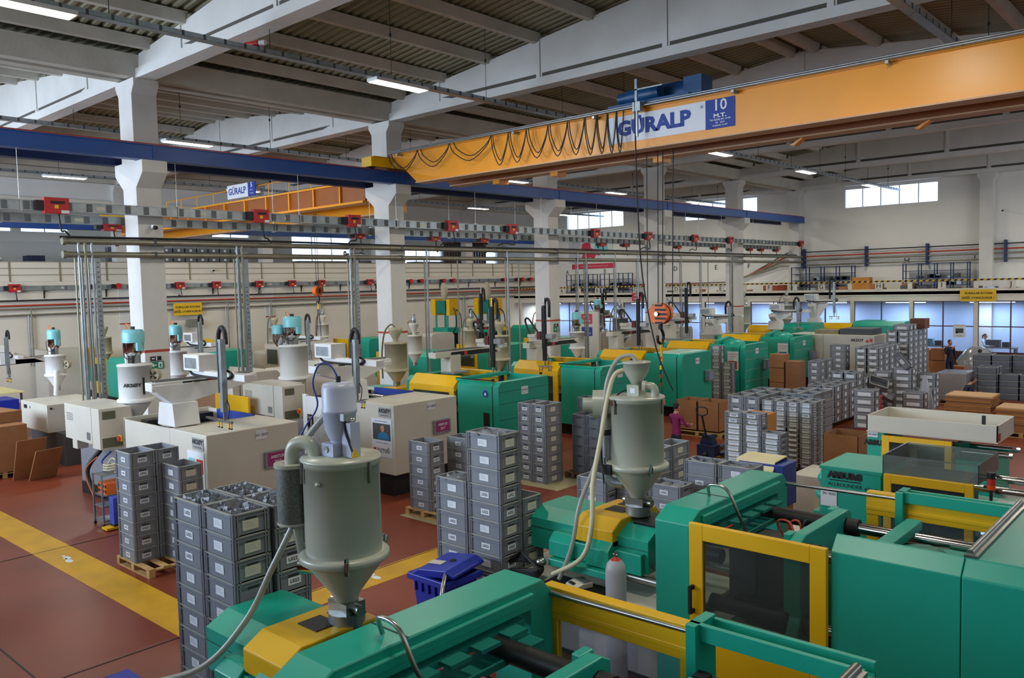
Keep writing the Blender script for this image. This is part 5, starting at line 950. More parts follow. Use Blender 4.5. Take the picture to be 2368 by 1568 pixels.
# far blocks
pallet(-11.65, 31.6, .7, .5, 'small pallet under the lone crate column before the long white machine')
stack('a', -11.95, 31.4, 8, .144, 'lone column before the long white machine', 'lone crate column', 'P', 'B')
for j in range(2): stack('b', -11.25, 27.6+.61*j, 7, .1, f'olive shaded column {("near the cartons", "just behind it")[j]}', 'crates after the cartons', 'P', 'B')
for i in range(2):
    for j in range(6): stack('b', -10.0+.41*i, 24.5+.61*j, (5, 5, 5, 6, 5, 5)[j], .144, f'low open block, {("inner", "outer")[i]} side, row {OR[j]} from the front', 'crates in the low open block', 'P' if j in (0, 3) else None, 'B' if i else None, hid=0 if i == 1 else 4)
n_ind = 999
for i in range(2):
    for j in range(4): stack('b', -10.7+.42*i, 30.5+.61*j, 8, .144, '', '', 'P', 'B')
    for j in range(4): stack('b', -10.5+.42*i, 33.3+.61*j, 10, .144, '', '', 'P', 'B')
stack('a', -10.3, 33.5, 1, .144+2.25, '', '', 'P', 'B'); stack('a', -10.3, 33.95, 1, .144+2.25, '', '', 'P', 'B')
for (x, y, n) in ((-9.6, 29.1, 5), (-9.1, 28.6, 4), (-8.75, 28.4, 6), (-8.25, 29.2, 5), (-8.2, 28.7, 3), (-7.7, 25.9, 4), (-8.5, 24.1, 5)): stack('a', x, y, n, .144, '', '', 'P', 'B')
for (x, y, n, k) in ((-7.07, 32.0, 5, 'ad'), (-7.07, 32.45, 5, 'ad'), (-6.45, 32.2, 4, 'ad'), (-5.83, 32.2, 4, 'ad'), (-7.75, 34.4, 6, 'ad'), (-7.13, 34.4, 6, 'ad'), (-7.75, 34.85, 6, 'ad'), (-6.5, 34.6, 6, 'ad'), (-5.9, 34.6, 6, 'ad')): stack(k, x, y, n, .144, '', '', None, None)
# crates kept on the gallery
for k in range(11):
    for q in range(7): rest('bd', -40.1, 16.6+.62*k, 5.12+.232*q, None, 'B')
tag(REST.build('crate_stock'), 'rest of the grey crates stacked toward the office windows and on the gallery', 'crates', None, 'stuff')
# tumbled crates
for i, (x, y, z, r, lb) in enumerate(((-8.55, 28.45, 1.66, (.1, .9, .3), 'grey crate tipped on its corner on the untidy pile'), (-9.0, 27.6, .95, (.7, .3, .5), 'grey crate leaning face-down with two white labels'), (-8.9, 27.9, .55, (-.4, .5, .2), 'grey crate lying on its side under the untidy pile'))):
    crate_at('a', x, y, z, lb, 'tumbled crates', 'P', None, 0, r)
# ================================================================ cartons, bins, trolleys
def carton(label, x, y, w, d, h, z=0, m=CARD, open_=False, rz=0, name='cardboard_box', lab=None, fill_=None):
    t = thing(name, label, 'box', (x, y, z), None, rz)
    if open_:
        e = .012; b = MB().box(-w/2, w/2, -d/2, d/2, 0, .02, m).box(-w/2, w/2, -d/2, -d/2+e, 0, h, m).box(-w/2, w/2, d/2-e, d/2, 0, h, m).box(-w/2, -w/2+e, -d/2, d/2, 0, h, m).box(w/2-e, w/2, -d/2, d/2, 0, h, m); b.build('body', t)
        if fill_: MB().box(-w/2+e, w/2-e, -d/2+e, d/2-e, h-.25, h-.15, fill_).build('contents', t)
    else:
        MB().box(-w/2, w/2, -d/2, d/2, 0, h, m).build('body', t, bevel=.006); MB().box(-w/2-.001, w/2+.001, -.025, .025, h, h+.002, CARD2 if m is not CARD2 else CARD3).build('tape', t)
        MB().box(-w/2, w/2, -.003, .003, h+.001, h+.003, CARD).build('flap_seam', t)
    if lab: MB().box(-w*.3, w*.1, -d/2-.004, -d/2-.001, h*.5, h*.75, PAPER).build('paper_label', t)
    return t
carton('orange brown carton between the shallow crate stacks', -8.45+.3, 17.2, .58, .62, .62, .9, CARD2); carton('brown carton beneath the orange brown one', -8.15, 17.2, .56, .6, .75, .144, CARD)
pallet(-8.15, 17.2, 1.2, .8, 'pallet under the orange brown carton')
for i, (x, h, z, lb) in enumerate(((-13.07, .5, 1.2, 'tallest brown carton by the ribbed green machine'), (-13.07, .52, .66, 'middle brown carton under the tallest one'), (-13.07, .5, .144, 'bottom brown carton of the taller pile'), (-12.45, .5, .96, 'upper brown carton of the shorter pile'), (-12.45, .66, .3, 'lower brown carton of the shorter pile'))): carton(lb, x, 29.4, .56, .5, h, z, CARD if i < 3 else mat('brown_cardboard_shade', '#8f6347', .85, var=.06))
pallet(-12.75, 29.4, 1.3, .8, 'pallet under the piled brown cartons')
for i, (x, lb) in enumerate(((-12.2, 'open pallet carton next to the person in maroon'), (-11.5, 'open pallet carton behind the pallet truck'))): carton(lb, x, 21.45, .66, .72, .86, .17, CARD, True, fill_=BLACK if i else None); 
pallet(-11.85, 21.45, 1.5, .8, 'pallet under the two open cartons')
carton('large open brown carton by the wrapped shallow crates', -6.55, 18.2, .75, .8, .95, .144, CARD, True, fill_=BLACK); pallet(-6.55, 18.2, 1.0, .8, 'pallet under the large open brown carton')
pallet(-24.0, 6.6, 2.0, 1.2, 'pallet under the big closed cardboard box near the lane'); carton('big brown cardboard box by the low white cabinet', -24.0, 6.6, 2.0, 1.1, 1.15, .144, CARD, lab=None); carton('torn shallow carton sitting on the big cardboard box', -24.2, 6.75, 1.3, .8, .28, 1.3, CARD, False, .15)
for i, (x, y, r, lb) in enumerate(((-22.35, 7.0, .1, 'flat brown board leaning by the big cardboard box, nearer'), (-22.0, 7.25, .25, 'flat brown board leaning by the big cardboard box, further'))):
    t = thing('cardboard_sheet', lb, 'cardboard', (x, y, 0), None, r); MB().prism([(-.25, 0), (-.22, 0), (.12, 1.0-.25*i), (.09, 1.0-.25*i)], 'Y', -.35, .35, CARD).build('sheet', t)
for i, (x, y, w, n, z0, lb) in enumerate(((-6.02, 26.75, 1.2, 16, .3, 'stack of flat cardboard sheets behind the long white tray'), (-4.6, 26.2, 1.2, 14, .2, 'lower stack of flat cardboard sheets at the frame edge'))):
    t = thing('cardboard_stack', lb, 'cardboard', (x, y, 0)); 
    for k in range(n): j = rnd.uniform(-.03, .03); MB().box(-w/2+j, w/2+j, -.5+j, .5-j, z0+.044*k, z0+.044*k+.04, CARD3 if k == n-1 else (CARD if k % 3 else CARD2)).build('sheet', t)
    MB().box(-w/2, w/2, -.5, .5, .144, z0, CARD).build('base_sheet', t); 
    pallet(x, y, 1.2, 1.0, f'pallet under the {("tall", "lower")[i]} stack of flat cardboard')
t = thing('wrapped_pallet_load', 'flat cartons wrapped in clear film near the standing man', 'wrapped load', (-7.7, 31.8, 0)); MB().box(-.45, .45, -.6, .6, .144, 1.08, CARD3).build('carton_load', t, bevel=.02); MB().box(-.47, .47, -.62, .62, .14, 1.1, FILM).build('stretch_film', t, bevel=.02); pallet(-7.7, 31.8, 1.0, 1.2, 'pallet under the film-wrapped cartons')
t = thing('film_cone', 'bunched clear plastic film standing like a cone by the untidy crates', 'plastic film', (-7.55, 27.6, 0)); MB().lathe(0, 0, [(.3, .3), (.24, .7), (.12, 1.1), (.05, 1.35), (.02, 1.4)], FILM, 9).build('film', t); MB().box(-.3, .3, -.25, .25, 0, .3, CARD).build('base_box', t)
for i, (x, y, w, h, z, lb) in enumerate(((-9.9, 38.2, .6, .7, .144, 'brown carton behind the standing man, before his arm'), (-9.2, 38.3, .6, .5, .144, 'brown carton at the standing man\'s back'), (-9.9, 38.2, .55, .5, .87, 'upper carton level with the standing man\'s hand'), (-10.8, 38.8, .6, 1.3, .0, 'dark brown carton column beside the far tower of crates'))): carton(lb, x, y, w, .5, h, z, CARD)
carton('maroon brown carton on top of the far crate tower', -9.75, 34.9, .55, .6, .38, .144+2.27, mat('dark_cardboard', '#6d4636', .85))
t = thing('film_bundle', 'heap of crumpled grey plastic film under the office glass', 'plastic film', (-9.1, 41.2, 0)); MB().lathe(0, 0, [(.9, .0), (.85, .6), (.5, 1.1), (.2, 1.25)], FILM, 11).build('film', t); MB().box(-.8, .8, -.4, .4, 0, .5, DGREY).build('base_box', t)
for i, (x, z, lb) in enumerate(((-6.3, 0, 'brown carton with white label under the office glass'), (-5.6, .0, 'tall brown carton pile under the office glass'), (-5.6, .9, 'upper brown carton under the office glass'))): carton(lb, x, 40.5, .6, .5, .85, z, CARD, lab=True)
# blue wheelie bin
t = thing('wheelie_bin', 'blue wheeled bin with loose lid and a hose stuck in it', 'bin', (-7.5, 6.95, 0))
m = MB(); m.add([(-.24, -.2, .06), (.24, -.2, .06), (.24, .22, .06), (-.24, .22, .06), (-.3, -.26, .9), (.3, -.26, .9), (.3, .3, .9), (-.3, .3, .9)], [(3, 2, 1, 0), (0, 1, 5, 4), (1, 2, 6, 5), (2, 3, 7, 6), (3, 0, 4, 7)], BLUEBIN).box(-.35, .35, -.31, -.26, .84, .92, BLUEBIN).box(-.35, .35, .3, .35, .84, .92, BLUEBIN).box(-.36, -.3, -.3, .34, .84, .92, BLUEBIN).box(.3, .36, -.3, .34, .84, .92, BLUEBIN)
for k in range(5): m.box(-.26+.12*k, -.235+.12*k, -.275, -.24, .7, .84, BLUEBIN)
m.build('body', t, bevel=.01)
m = MB(); m.prism([(-.33, -.02), (.36, .0), (.36, .04), (.25, .1), (-.2, .09), (-.33, .02)], 'Y', -.3, .32, BLUEBIN); l = m.build('lid', t, (0.02, 0.03, .95), .015); l.rotation_euler = (.06, -.08, .12)
MB().box(-.2, .02, -.12, .0, .097, .101, PAPER2).build('paper_note', l); MB().cyl((.08, .05, .09), (.08, .05, .103), .045, BLACK, 12).build('round_hole', l)
m = MB()
for x in (-.25, .25): m.cyl((x-.03, .24, .1), (x+.03, .24, .1), .1, BLACK, 14)
m.each('wheel', t)
tag(MB().tube([(-7.22, 6.72, 1.0), (-7.1, 6.55, .9), (-7.02, 6.45, .7), (-6.95, 6.4, .35), (-6.9, 6.35, .03)], .03, STEEL, 8, 5).build('metal_hose'), 'ribbed metal hose hanging down the front of the blue bin', 'hose')
t = thing('blue_bin', 'corner of a blue crate on the floor at the weathered pallet', 'bin', (-7.9, 3.1, 0)); MB().box(-.3, .3, -.2, .2, 0, .75, BLUEBIN).build('body', t, bevel=.01); MB().box(-.32, .32, -.22, .22, .75, .79, BLUEBIN).build('rim', t)
# red tub and red bins
def tub(label, x, y, w, d, h, z=0, m=RED):
    t = thing('plastic_tub', label, 'tub', (x, y, z)); k = .82
    MB().add([(-w/2*k, -d/2*k, 0), (w/2*k, -d/2*k, 0), (w/2*k, d/2*k, 0), (-w/2*k, d/2*k, 0), (-w/2, -d/2, h), (w/2, -d/2, h), (w/2, d/2, h), (-w/2, d/2, h)], [(3, 2, 1, 0), (0, 1, 5, 4), (1, 2, 6, 5), (2, 3, 7, 6), (3, 0, 4, 7)], m).build('body', t)
    MB().box(-w/2-.02, w/2+.02, -d/2-.02, -d/2+.01, h-.03, h, m).box(-w/2-.02, w/2+.02, d/2-.01, d/2+.02, h-.03, h, m).box(-w/2-.02, -w/2+.01, -d/2, d/2, h-.03, h, m).box(w/2-.01, w/2+.02, -d/2, d/2, h-.03, h, m).build('rim', t)
tub('orange red tub behind the teal machine with tie bars', -5.25, 11.1, .8, .6, .85, .3, mat('orange_red_plastic', '#e2401c', .45)); MB().box(-5.5, -5.0, 10.9, 11.3, 0, .3, DGREY).build('tub_stand'); tag(bpy.data.objects['tub_stand'], 'grey stand under the orange red tub', 'stand')
tub('red tub behind the vertical pipe bundle', -24.6, 10.7, .95, .8, 1.15, 0); tub('small red tub with white rim beside the low open crate block', -8.35, 24.9, .62, .5, 1.0, 0)
# shelf trolley and things near it
t = thing('shelf_trolley', 'narrow grey shelf trolley beside the tall crate stack', 'trolley', (-16.66, 6.6, 0))
m = MB(); w_, d_, h_ = .42, .5, 1.02
for sx in (-1, 1):
    for sy in (-1, 1): m.box(sx*w_/2-.015, sx*w_/2+.015, sy*d_/2-.015, sy*d_/2+.015, .06, h_, GALV)
m.each('frame_post', t)
for z in (.1, .38, h_-.03): MB().box(-w_/2, w_/2, -d_/2, d_/2, z, z+.02, GALV).build('shelf', t)
m = MB()
for sx in (-1, 1):
    for sy in (-1, 1): m.cyl((sx*w_/2-.012, sy*d_/2, .03), (sx*w_/2+.012, sy*d_/2, .03), .03, BLACK, 8)
m.each('caster', t)
t = thing('sorting_box', 'orange partitioned box on the shelf trolley', 'box', (-16.62, 6.6, .62)); MB().box(-.2, .2, -.18, .18, 0, .22, ORNG).build('body', t); MB().box(-.22, .22, -.22, .22, -.02, 0, GALV).build('shelf_plate', t); m = MB()
for k in range(4):
    for q in range(2): m.cyl((-.15+.1*k, -.18, .06+.1*q), (-.15+.1*k, -.185, .06+.1*q), .035, BLACK, 8)
m.build('pocket', t)
t = thing('hose_coil', 'cream hose coiled on top of the shelf trolley', 'hose', (-16.62, 6.6, 1.02)); MB().tube([(.17*math.cos(a*.5), .12*math.sin(a*.5), .02+.004*a) for a in range(40)], .014, LIDW, 6, 1).tube([(.1, .0, .1), (.12, .05, .22), (-.05, .05, .26), (-.15, 0, .12), (0, -.1, .05)], .012, LIDW, 6, 5).build('coil', t)
t = thing('blue_bag', 'blue plastic crate standing beside the shelf trolley', 'crate', (-16.2, 6.55, 0)); MB().box(-.1, .1, -.15, .15, .1, .62, mat('pale_blue_plastic', '#3e52b8', .5)).build('body', t, bevel=.01); MB().box(-.12, .12, -.3, .15, .02, .06, YEL).build('yellow_base', t); MB().box(-.1, .1, -.15, .15, .0, .1, BLACK).build('foot', t)
# pallet truck
t = thing('pallet_truck', 'dark blue pallet truck with black loop handle standing in the aisle', 'pallet truck', (-10.2, 18.7, 0))
MB().box(-.25, .25, -.15, .15, .05, .35, DBLUE).prism([(-.2, .35), (.2, .35), (.1, .6), (-.1, .6)], 'Y', -.1, .12, DBLUE).build('body', t, bevel=.01)
for s_ in (-.22, .22): MB().box(s_-.08, s_+.08, .15, 1.3, .05, .12, DBLUE).build('fork', t)
MB().cyl((0, -.05, .4), (-.02, -.28, 1.12), .025, BLACK, 8).tube([(-.02, -.28, 1.1), (-.15, -.28, 1.16), (-.16, -.3, 1.28), (-.1, -.32, 1.33), (.08, -.32, 1.33), (.14, -.3, 1.28), (.12, -.28, 1.16), (-.02, -.28, 1.1)], .016, BLACK, 7, 4).build('handle', t); MB().cyl((-.05, -.12, .09), (.05, -.12, .09), .09, BLACK, 14).build('wheel', t)
# blue lettered box with cream sheet
t = thing('blue_cabinet', 'worn blue box with white lettered sign and a cream sheet over it', 'cabinet', (-6.4, 13.85, 0)); MB().box(-.42, .42, -.25, .3, .5, 1.25, BLUE).build('body', t, bevel=.01)
MB().box(-.38, .38, -.2, .25, 0, .5, CARD2).build('base', t); MB().prism([(-.32, 1.12), (-.27, 1.14), (-.2, 1.27), (.28, 1.3), (.34, 1.2), (.35, 1.21), (.29, 1.32), (-.21, 1.29), (-.28, 1.16), (-.33, 1.14)], 'X', -.47, .25, mat('cream_sheet', '#d8cda4', .8)).build('cream_sheet', t)
MB().box(.02, .36, -.26, -.25, .78, 1.05, PAPER).text('REWORK', .075, INK, (.19, -.26, .97)).text('MASASI', .07, INK, (.19, -.26, .87)).build('sign', t)
m = MB()
for k in range(9): a = k*.7; m.prism([(-.25+.09*math.cos(q*1.05+a)*rnd.uniform(.4, 1), .8+.02*k*0+.07*math.sin(q*1.05+a)*rnd.uniform(.4, 1)) for q in range(6)], 'Y', -.253, -.251, PAPER2) if k < 2 else None
m.build('paint_chip', t)
# table with scale, cable loops, gas cylinder
t = thing('bench_scale', 'cream bench scale on the black work surface', 'scale', (-5.95, 7.72, .86)); t.rotation_euler = (0, 0, -.35); MB().prism([(-.12, 0), (.12, 0), (.12, .06), (-.02, .06), (-.12, .03)], 'X', -.12, .12, mat('cream_plastic', '#cfcab2', .5)).build('body', t, bevel=.006); MB().box(-.09, .02, -.1, -.03, .034, .05, DARK).build('display', t); MB().box(-.1, .1, .0, .11, .062, .07, GALV).build('weighing_plate', t)
t = thing('black_case', 'flat black case holding the bench scale', 'case', (-6.0, 7.62, .78)); MB().box(-.42, .42, -.28, .3, 0, .075, BLACK).build('body', t, bevel=.02); MB().box(-.2, .0, -.2, -.14, .077, .08, PAPER).build('paper_label', t)
t = thing('cable_heap', 'heap of looped black cables at the teal injection unit', 'cable', (-6.85, 7.75, .8)); m = MB()
for k in range(6): m.tube([(-.3, -.15+.03*k, .02), (-.2+.03*k, -.1, .12+.03*k), (.0, -.05, .2+.02*k), (.3, -.02*k, .16), (.25, -.12, .04+.02*k), (-.1, -.16, .03+.01*k)], .022, BLACK, 6, 5)
m.each('cable_loop', t); MB().ball((.28, .0, .22), .07, .07, .06, STEEL).build('connector', t)
t = thing('gas_cylinder', 'white gas cylinder with reddish shoulder standing by the teal machine', 'gas cylinder', (-5.12, 7.3, 0)); MB().lathe(0, 0, [(.105, 0), (.115, .02), (.115, 1.34), (.1, 1.42), (.06, 1.47)], mat('pale_cylinder_paint', '#b9bcc4', .4), 20).build('body', t)
MB().lathe(0, 0, [(.062, 1.468), (.03, 1.495), (.025, 1.5)], RED, 14).build('red_shoulder', t); MB().cyl((0, 0, 1.5), (0, 0, 1.56), .015, CHROME).cyl((-.03, 0, 1.53), (.03, 0, 1.53), .01, CHROME).build('valve', t); MB().prism([(.101*math.cos(a), .101*math.sin(a)) for a in [-2.0+.12*k for k in range(8)]], 'Z', 1.1, 1.22, GALV).build('printed_label', t)
# ================================================================ the far bay: machines, robots and hoppers seen between the columns
def back_machine(label, x, y, L, kind, h=2.0):
    t = thing('moulding_machine', label, 'moulding machine', (x, y, 0)); c1 = CREAM if kind == 'w' else GREEN; c2 = CREAM if kind == 'w' else YEL
    MB().box(-L*.55, L*.45, -.6, .6, 0, .5, DARK).box(-L*.55, -.2, -.5, .5, .5, .85, CREAM).build('machine_bed', t)
    MB().prism([(-.85, .45), (.85, .45), (.85, h-.15), (.7, h), (-.7, h), (-.85, h-.15)], 'X', L*.1, L*.45, c1).build('clamp_cover', t, bevel=.01)
    MB().box(L*.1-1.3, L*.1-.02, -.86, -.8, .5, h-.05, c2).box(L*.1-1.3, L*.1-.02, .8, .86, .5, h-.05, c2).box(L*.1-1.3, L*.1-.02, -.8, .8, .5, .9, DARK).build('front_door', t, bevel=.005)
    MB().box(L*.1-1.1, L*.1-.2, -.87, -.862, 1.0, h-.3, DGLASS).build('door_glass', t)
    MB().prism([(-.45, .85), (.45, .85), (.45, 1.4), (.35, 1.52), (-.35, 1.52), (-.45, 1.4)], 'X', -L*.55, -L*.25, c1).build('injection_cover', t, bevel=.01)
    MB().prism([(-.47, 1.1), (.47, 1.1), (.47, 1.48), (.37, 1.58), (-.37, 1.58), (-.47, 1.48)], 'X', -L*.25, -L*.15, c2).build('hood', t, bevel=.01)
    MB().box(-L*.15, L*.1-1.3, -.25, .25, .9, 1.3, DARK).cyl((-L*.15, 0, 1.1), (L*.1-1.2, 0, 1.1), .1, STEEL).build('plasticising_unit', t)
    MB().cyl((L*.1-1.2, -.5, 1.6), (L*.1, -.5, 1.6), .05, CHROME, 8).cyl((L*.1-1.2, .5, 1.6), (L*.1, .5, 1.6), .05, CHROME, 8).each('tie_bar', t)
    return t
BM = [(-25.2, 13.6, 5.2, 'w', 'white machine behind the first column in the far bay'), (-25.5, 17.6, 5.2, 'w', 'white machine behind the twin-cap hopper in the far bay'), (-25.4, 21.8, 5.0, 'g', 'green machine between second column and first green machine, far bay'), (-25.3, 26.2, 5.0, 'g', 'green machine with yellow hood seen under the cream robot beam, far bay'), (-25.2, 30.6, 5.0, 'g', 'green machine beyond the third column, far bay'), (-25.2, 35.2, 5.0, 'w', 'white machine before the red lettered board, far bay'), (-25.2, 39.6, 5.0, 'w', 'white machine next to the office block, far bay'),
      (-34.4, 14.4, 4.6, 'g', 'green machine with yellow door frame at the outer wall beside the pipe bundle'), (-34.4, 18.2, 4.6, 'g', 'green machine with green motor at the outer wall behind the capped hopper'), (-34.6, 22.4, 4.6, 'w', 'white machine at the outer wall under the yellow sign'), (-34.6, 26.4, 4.6, 'g', 'green machine at the outer wall before the second column'), (-34.6, 30.6, 4.6, 'w', 'white machine at the outer wall after the second column'), (-34.4, 38.5, 4.6, 'g', 'green machine at the outer wall near the office corner')]
for x, y, L, k, lb in BM: back_machine(lb, x, y, L, k)
for x, y, ld, lb, col, z0 in ((-35.2, 14.0, 'plain', 'old beige hopper at the outer wall just before the first column', BEIGED, 1.7), (-34.9, 21.8, 'plain', 'beige hopper with brown hose at the outer wall under the bus bar', BEIGED, 1.7), (-35.1, 24.7, 'tall', 'pale hopper with stacked fitting at the outer wall', CREAM, 1.7), (-33.0, 27.2, 'tall', 'pale hopper beside the yellow crane triangle at the outer wall', CREAM, 1.7),
        (-22.8, 20.0, 'tall', 'slim cream hopper just after the second column', CREAM, 1.7), (-23.1, 23.3, 'tall', 'cream hopper dryer with red and green lamps before the robot arms', BEIGED, 1.7), (-24.4, 33.6, 'blue', 'distant grey hopper with sky blue cap by the red lettered board', GALV, 1.9), (-24.2, 28.9, 'tall', 'cream hopper seen before the third column base', CREAM, 1.7), (-22.7, 37.4, 'tall', 'cream hopper between the fourth and fifth columns', CREAM, 1.8)):
    small_hopper(lb, x, y, z0-.06, .62, .28, col, ld)
robot('small white take-out robot far behind the first column', -26.1, 12.6, 14.4, 2.7, -.2, 1.6, .6, 'otto', .8, (0, .5)); robot('white take-out robot in the far bay before the capped hopper pair', -26.0, 16.6, 18.4, 2.65, -.6, 2.1, .6, 'otto', .7, (0, .5))
robot('cream robot with dark red motor in the far bay beside the second column', -25.6, 20.8, 22.8, 2.6, -.4, 1.2, .5, 'old', 1.3, (0, .5)); robot('cream robot with dark red motor in the far bay before the vertical machines', -25.4, 25.2, 27.4, 2.7, -.4, 1.3, .7, 'old', 1.4, (0, .5)); robot('cream robot with black arm in the far bay before the office corner', -25.2, 34.0, 36.0, 2.8, -.2, 1.2, .4, 'old', 1.1, (0, .5))
robot('white robot with long dark rail at the outer wall, left frame edge', -34.4, 9.6, 11.6, 2.2, -1.2, 2.6, .6, 'otto', .8, (0, .5))
for i, (x, y, lb) in enumerate(((-33.6, 31.9, 'vertical green machine with one yellow guard at the outer wall'), (-31.9, 33.6, 'vertical green machine with two yellow guards and beige hopper'))):
    t = thing('vertical_moulding_machine', lb, 'moulding machine', (x, y, 0)); MB().box(-1.0, 1.0, -.8, .8, 0, 1.1, GREEN).build('base_frame', t, bevel=.01); MB().box(-.5, .5, -.4, .4, 1.1, 1.9, DARK).box(-.6, .6, -.5, .5, 1.9, 2.2, GREEN).build('clamp_unit', t)
    m = MB(); [m.cyl((sx*.45, sy*.35, 2.2), (sx*.45, sy*.35, 3.2), .06, GREEN, 8) for sx in (-1, 1) for sy in (-1, 1)]; m.each('column_rod', t); MB().box(-.35, .35, -.4, .4, 3.0, 3.7, DGREEN).build('injection_head', t); MB().box(-.75, -.4, -.45, .3, 2.9, 3.8, YEL).box(.5, .75, -.45, .3, 2.9, 3.8, YEL).each('yellow_guard', t)
    MB().lathe(-.1, 0, [(.06, 3.7), (.2, 4.0), (.2, 4.4), (.12, 4.5), (.12, 4.7)], BEIGED, 12).build('hopper', t); MB().tube([(.4, 0, 3.4), (.9, -.2, 3.2), (1.1, -.3, 2.4), (.8, -.3, 1.9)], .03, BLACK, 6, 5).tube([(.4, .1, 3.3), (1.1, 0, 3.0), (1.3, -.1, 2.2)], .03, BLACK, 6, 5).build('hose_loop', t)
# odds and ends in the far bay
def panelthing(name, label, cat, x0, x1, y0, y1, z0, z1, m, bev=.006):
    return tag(MB().box(x0, x1, y0, y1, z0, z1, m).build(name, bevel=bev), label, cat)
panelthing('guard_panel', 'yellow sheet guard standing behind the first white machine', 'panel', -19.9, -18.3, 10.6, 10.66, .3, 1.9, YEL)
panelthing('guard_panel', 'yellow panel with paper notice at the outer wall past the first column', 'panel', -37.8, -36.2, 19.3, 19.36, 1.2, 2.3, YEL)
panelthing('wall_cabinet', 'pale cabinet with yellow edge at the outer wall beside the pipe bundle', 'cabinet', -38.4, -37.0, 12.4, 13.9, 0, 2.25, CREAM); panelthing('guard_panel', 'narrow yellow panel next to the pale wall cabinet', 'panel', -37.9, -37.7, 14.2, 14.9, .6, 2.2, YEL)
panelthing('blue_cabinet', 'bright blue cabinet at the frame edge by the cardboard boxes', 'cabinet', -30.4, -29.2, 8.0, 8.9, 0, 1.25, BLUEBIN)
t = thing('work_table', 'table with cream top behind the cardboard boxes at the frame edge', 'table', (-31.8, 9.0, 0)); MB().box(-1.6, 1.3, -.5, .5, 1.3, 1.34, mat('cream_sheet2', '#d6cc98', .7)).build('table_top', t); [MB().box(sx*1.2-.03, sx*1.2+.03, sy*.4-.03, sy*.4+.03, 0, 1.3, DGREY).build('leg', t) for sx in (-1, 1) for sy in (-1, 1)]
t = thing('handwritten_carton', 'peach coloured carton with handwriting behind the white capped hopper', 'box', (-23.9, 12.1, 0)); MB().box(-.75, .55, -.45, .45, 0, 1.75, mat('peach_card', '#cda88c', .8)).build('body', t, bevel=.01); MB().text('S. 180', .2, NAVYSIGN, (-.25, -.452, 1.45)).build('handwriting', t); MB().box(-1.05, -.5, -.5, -.48, .8, 1.35, PAPER).build('paper_sheet', t)
t = thing('wall_monitor', 'small lit machine monitor past the capped hopper by the first column', 'monitor', (-30.4, 14.6, 1.75)); MB().box(-.25, .25, -.03, .05, 0, .35, GALV).build('casing', t); MB().box(-.2, .2, -.034, -.03, .05, .3, SCREEN).build('screen', t); MB().box(-.04, .04, 0, .06, -1.75, 0, DGREY).build('stand', t)
t = thing('loudspeaker_box', 'grey louvred box fixed on the outer wall under the yellow sign', 'wall box', (-38.85, 19.6, 3.0)); MB().prism([(0, -.15), (.3, -.2), (.3, .2), (0, .15)], 'Y', -.25, .25, mat('grey_green_box', '#77796a', .6)).build('casing', t)
# signs
t = thing('safety_sign', 'yellow lettered sign hanging on the outer wall past the first column', 'sign', (-38.8, 19.46, 3.7)); MB().box(0, .03, -.72, .72, -.3, .3, SIGNY).build('board', t); MB().text('KURALLAR KOYANI', .14, INK, (.03, 0, .1), 'X+', bold=.004).text('DEĞİL UYANI KORUR !', .14, INK, (.03, 0, -.12), 'X+', bold=.004).build('lettering', t)
t = thing('safety_sign', 'yellow lettered sign on the beam above the office windows', 'sign', (-9.65, 43.6, 3.48)); MB().box(-.76, .76, 0, .04, -.28, .28, SIGNY).build('board', t); MB().text('KURALLAR KOYANI', .13, INK, (.03, 0, .1), bold=.004).text('DEĞİL UYANI KORUR !', .13, INK, (0, 0, -.12), bold=.004).build('lettering', t)
t = thing('notice_sign', 'small red sign on the beam below the letter D post', 'sign', (-28.7, 43.63, 3.55)); MB().box(-.32, .32, 0, .03, -.26, .26, SIGNR).build('board', t); MB().text('DUR', .16, PAPER, (0, 0, .1), bold=.003).text('YASAK', .14, PAPER, (0, 0, -.11), bold=.003).build('lettering', t)
t = thing('notice_board', 'board with red and blue lettered notices beside the tall grey hopper', 'sign', (-22.4, 30.2, 0)); MB().box(-.6, .5, 0, .1, 0, 3.2, CREAM).build('board', t); MB().box(-.45, .15, -.01, 0, 2.65, 3.1, SIGNR).text('ACİL', .16, PAPER, (-.15, -.01, 2.97)).text('SERVİS', .14, PAPER, (-.15, -.01, 2.77)).box(-.45, .15, -.01, 0, 2.1, 2.5, NAVYSIGN).text('YAZILI', .1, PAPER, (-.15, -.01, 2.38)).text('KONTROL', .1, PAPER, (-.15, -.01, 2.22)).build('notice', t)
def exitsign(y0, lb):
    t = thing('exit_sign', lb, 'sign', (-19.49, y0, 2.8)); MB().box(0, .012, -.16, .1, .1, .2, BLACK).box(.012, .014, -.13, -.06, .135, .165, PAPER).box(.012, .014, -.03, .0, .11, .19, PAPER).box(.0, .012, -.18, .16, -.1, .08, SIGNG).prism([(0, 0), (.0, .0), (0, 0)], 'Z', 0, .001, PAPER).box(.012, .015, -.12, -.02, -.02, .0, PAPER).box(.012, .014, .02, .12, -.08, .06, PAPER).box(.014, .016, .05, .09, -.06, .02, SIGNG).add([(.0145, -.15, -.01), (.0145, -.09, .04), (.0145, -.09, -.06)], [(0, 1, 2)], PAPER).build('plate', t)
exitsign(8.95, 'green and black exit arrow signs on the first column'); exitsign(24.2, 'green exit arrow sign on the third column')
t = thing('wall_poster', 'large pale poster with red map shape on the end wall', 'poster', (-34.8, 47.15, 6.75)); MB().box(-1.9, 1.9, 0, .03, -.8, .85, mat('pale_poster', '#c9d6d2', .8)).box(-1.9, -.8, -.005, 0, -.8, .85, mat('grey_poster', '#b9bcc0', .8)).box(.4, 1.5, -.005, 0, -.1, .85, SKYB).build('sheet', t)
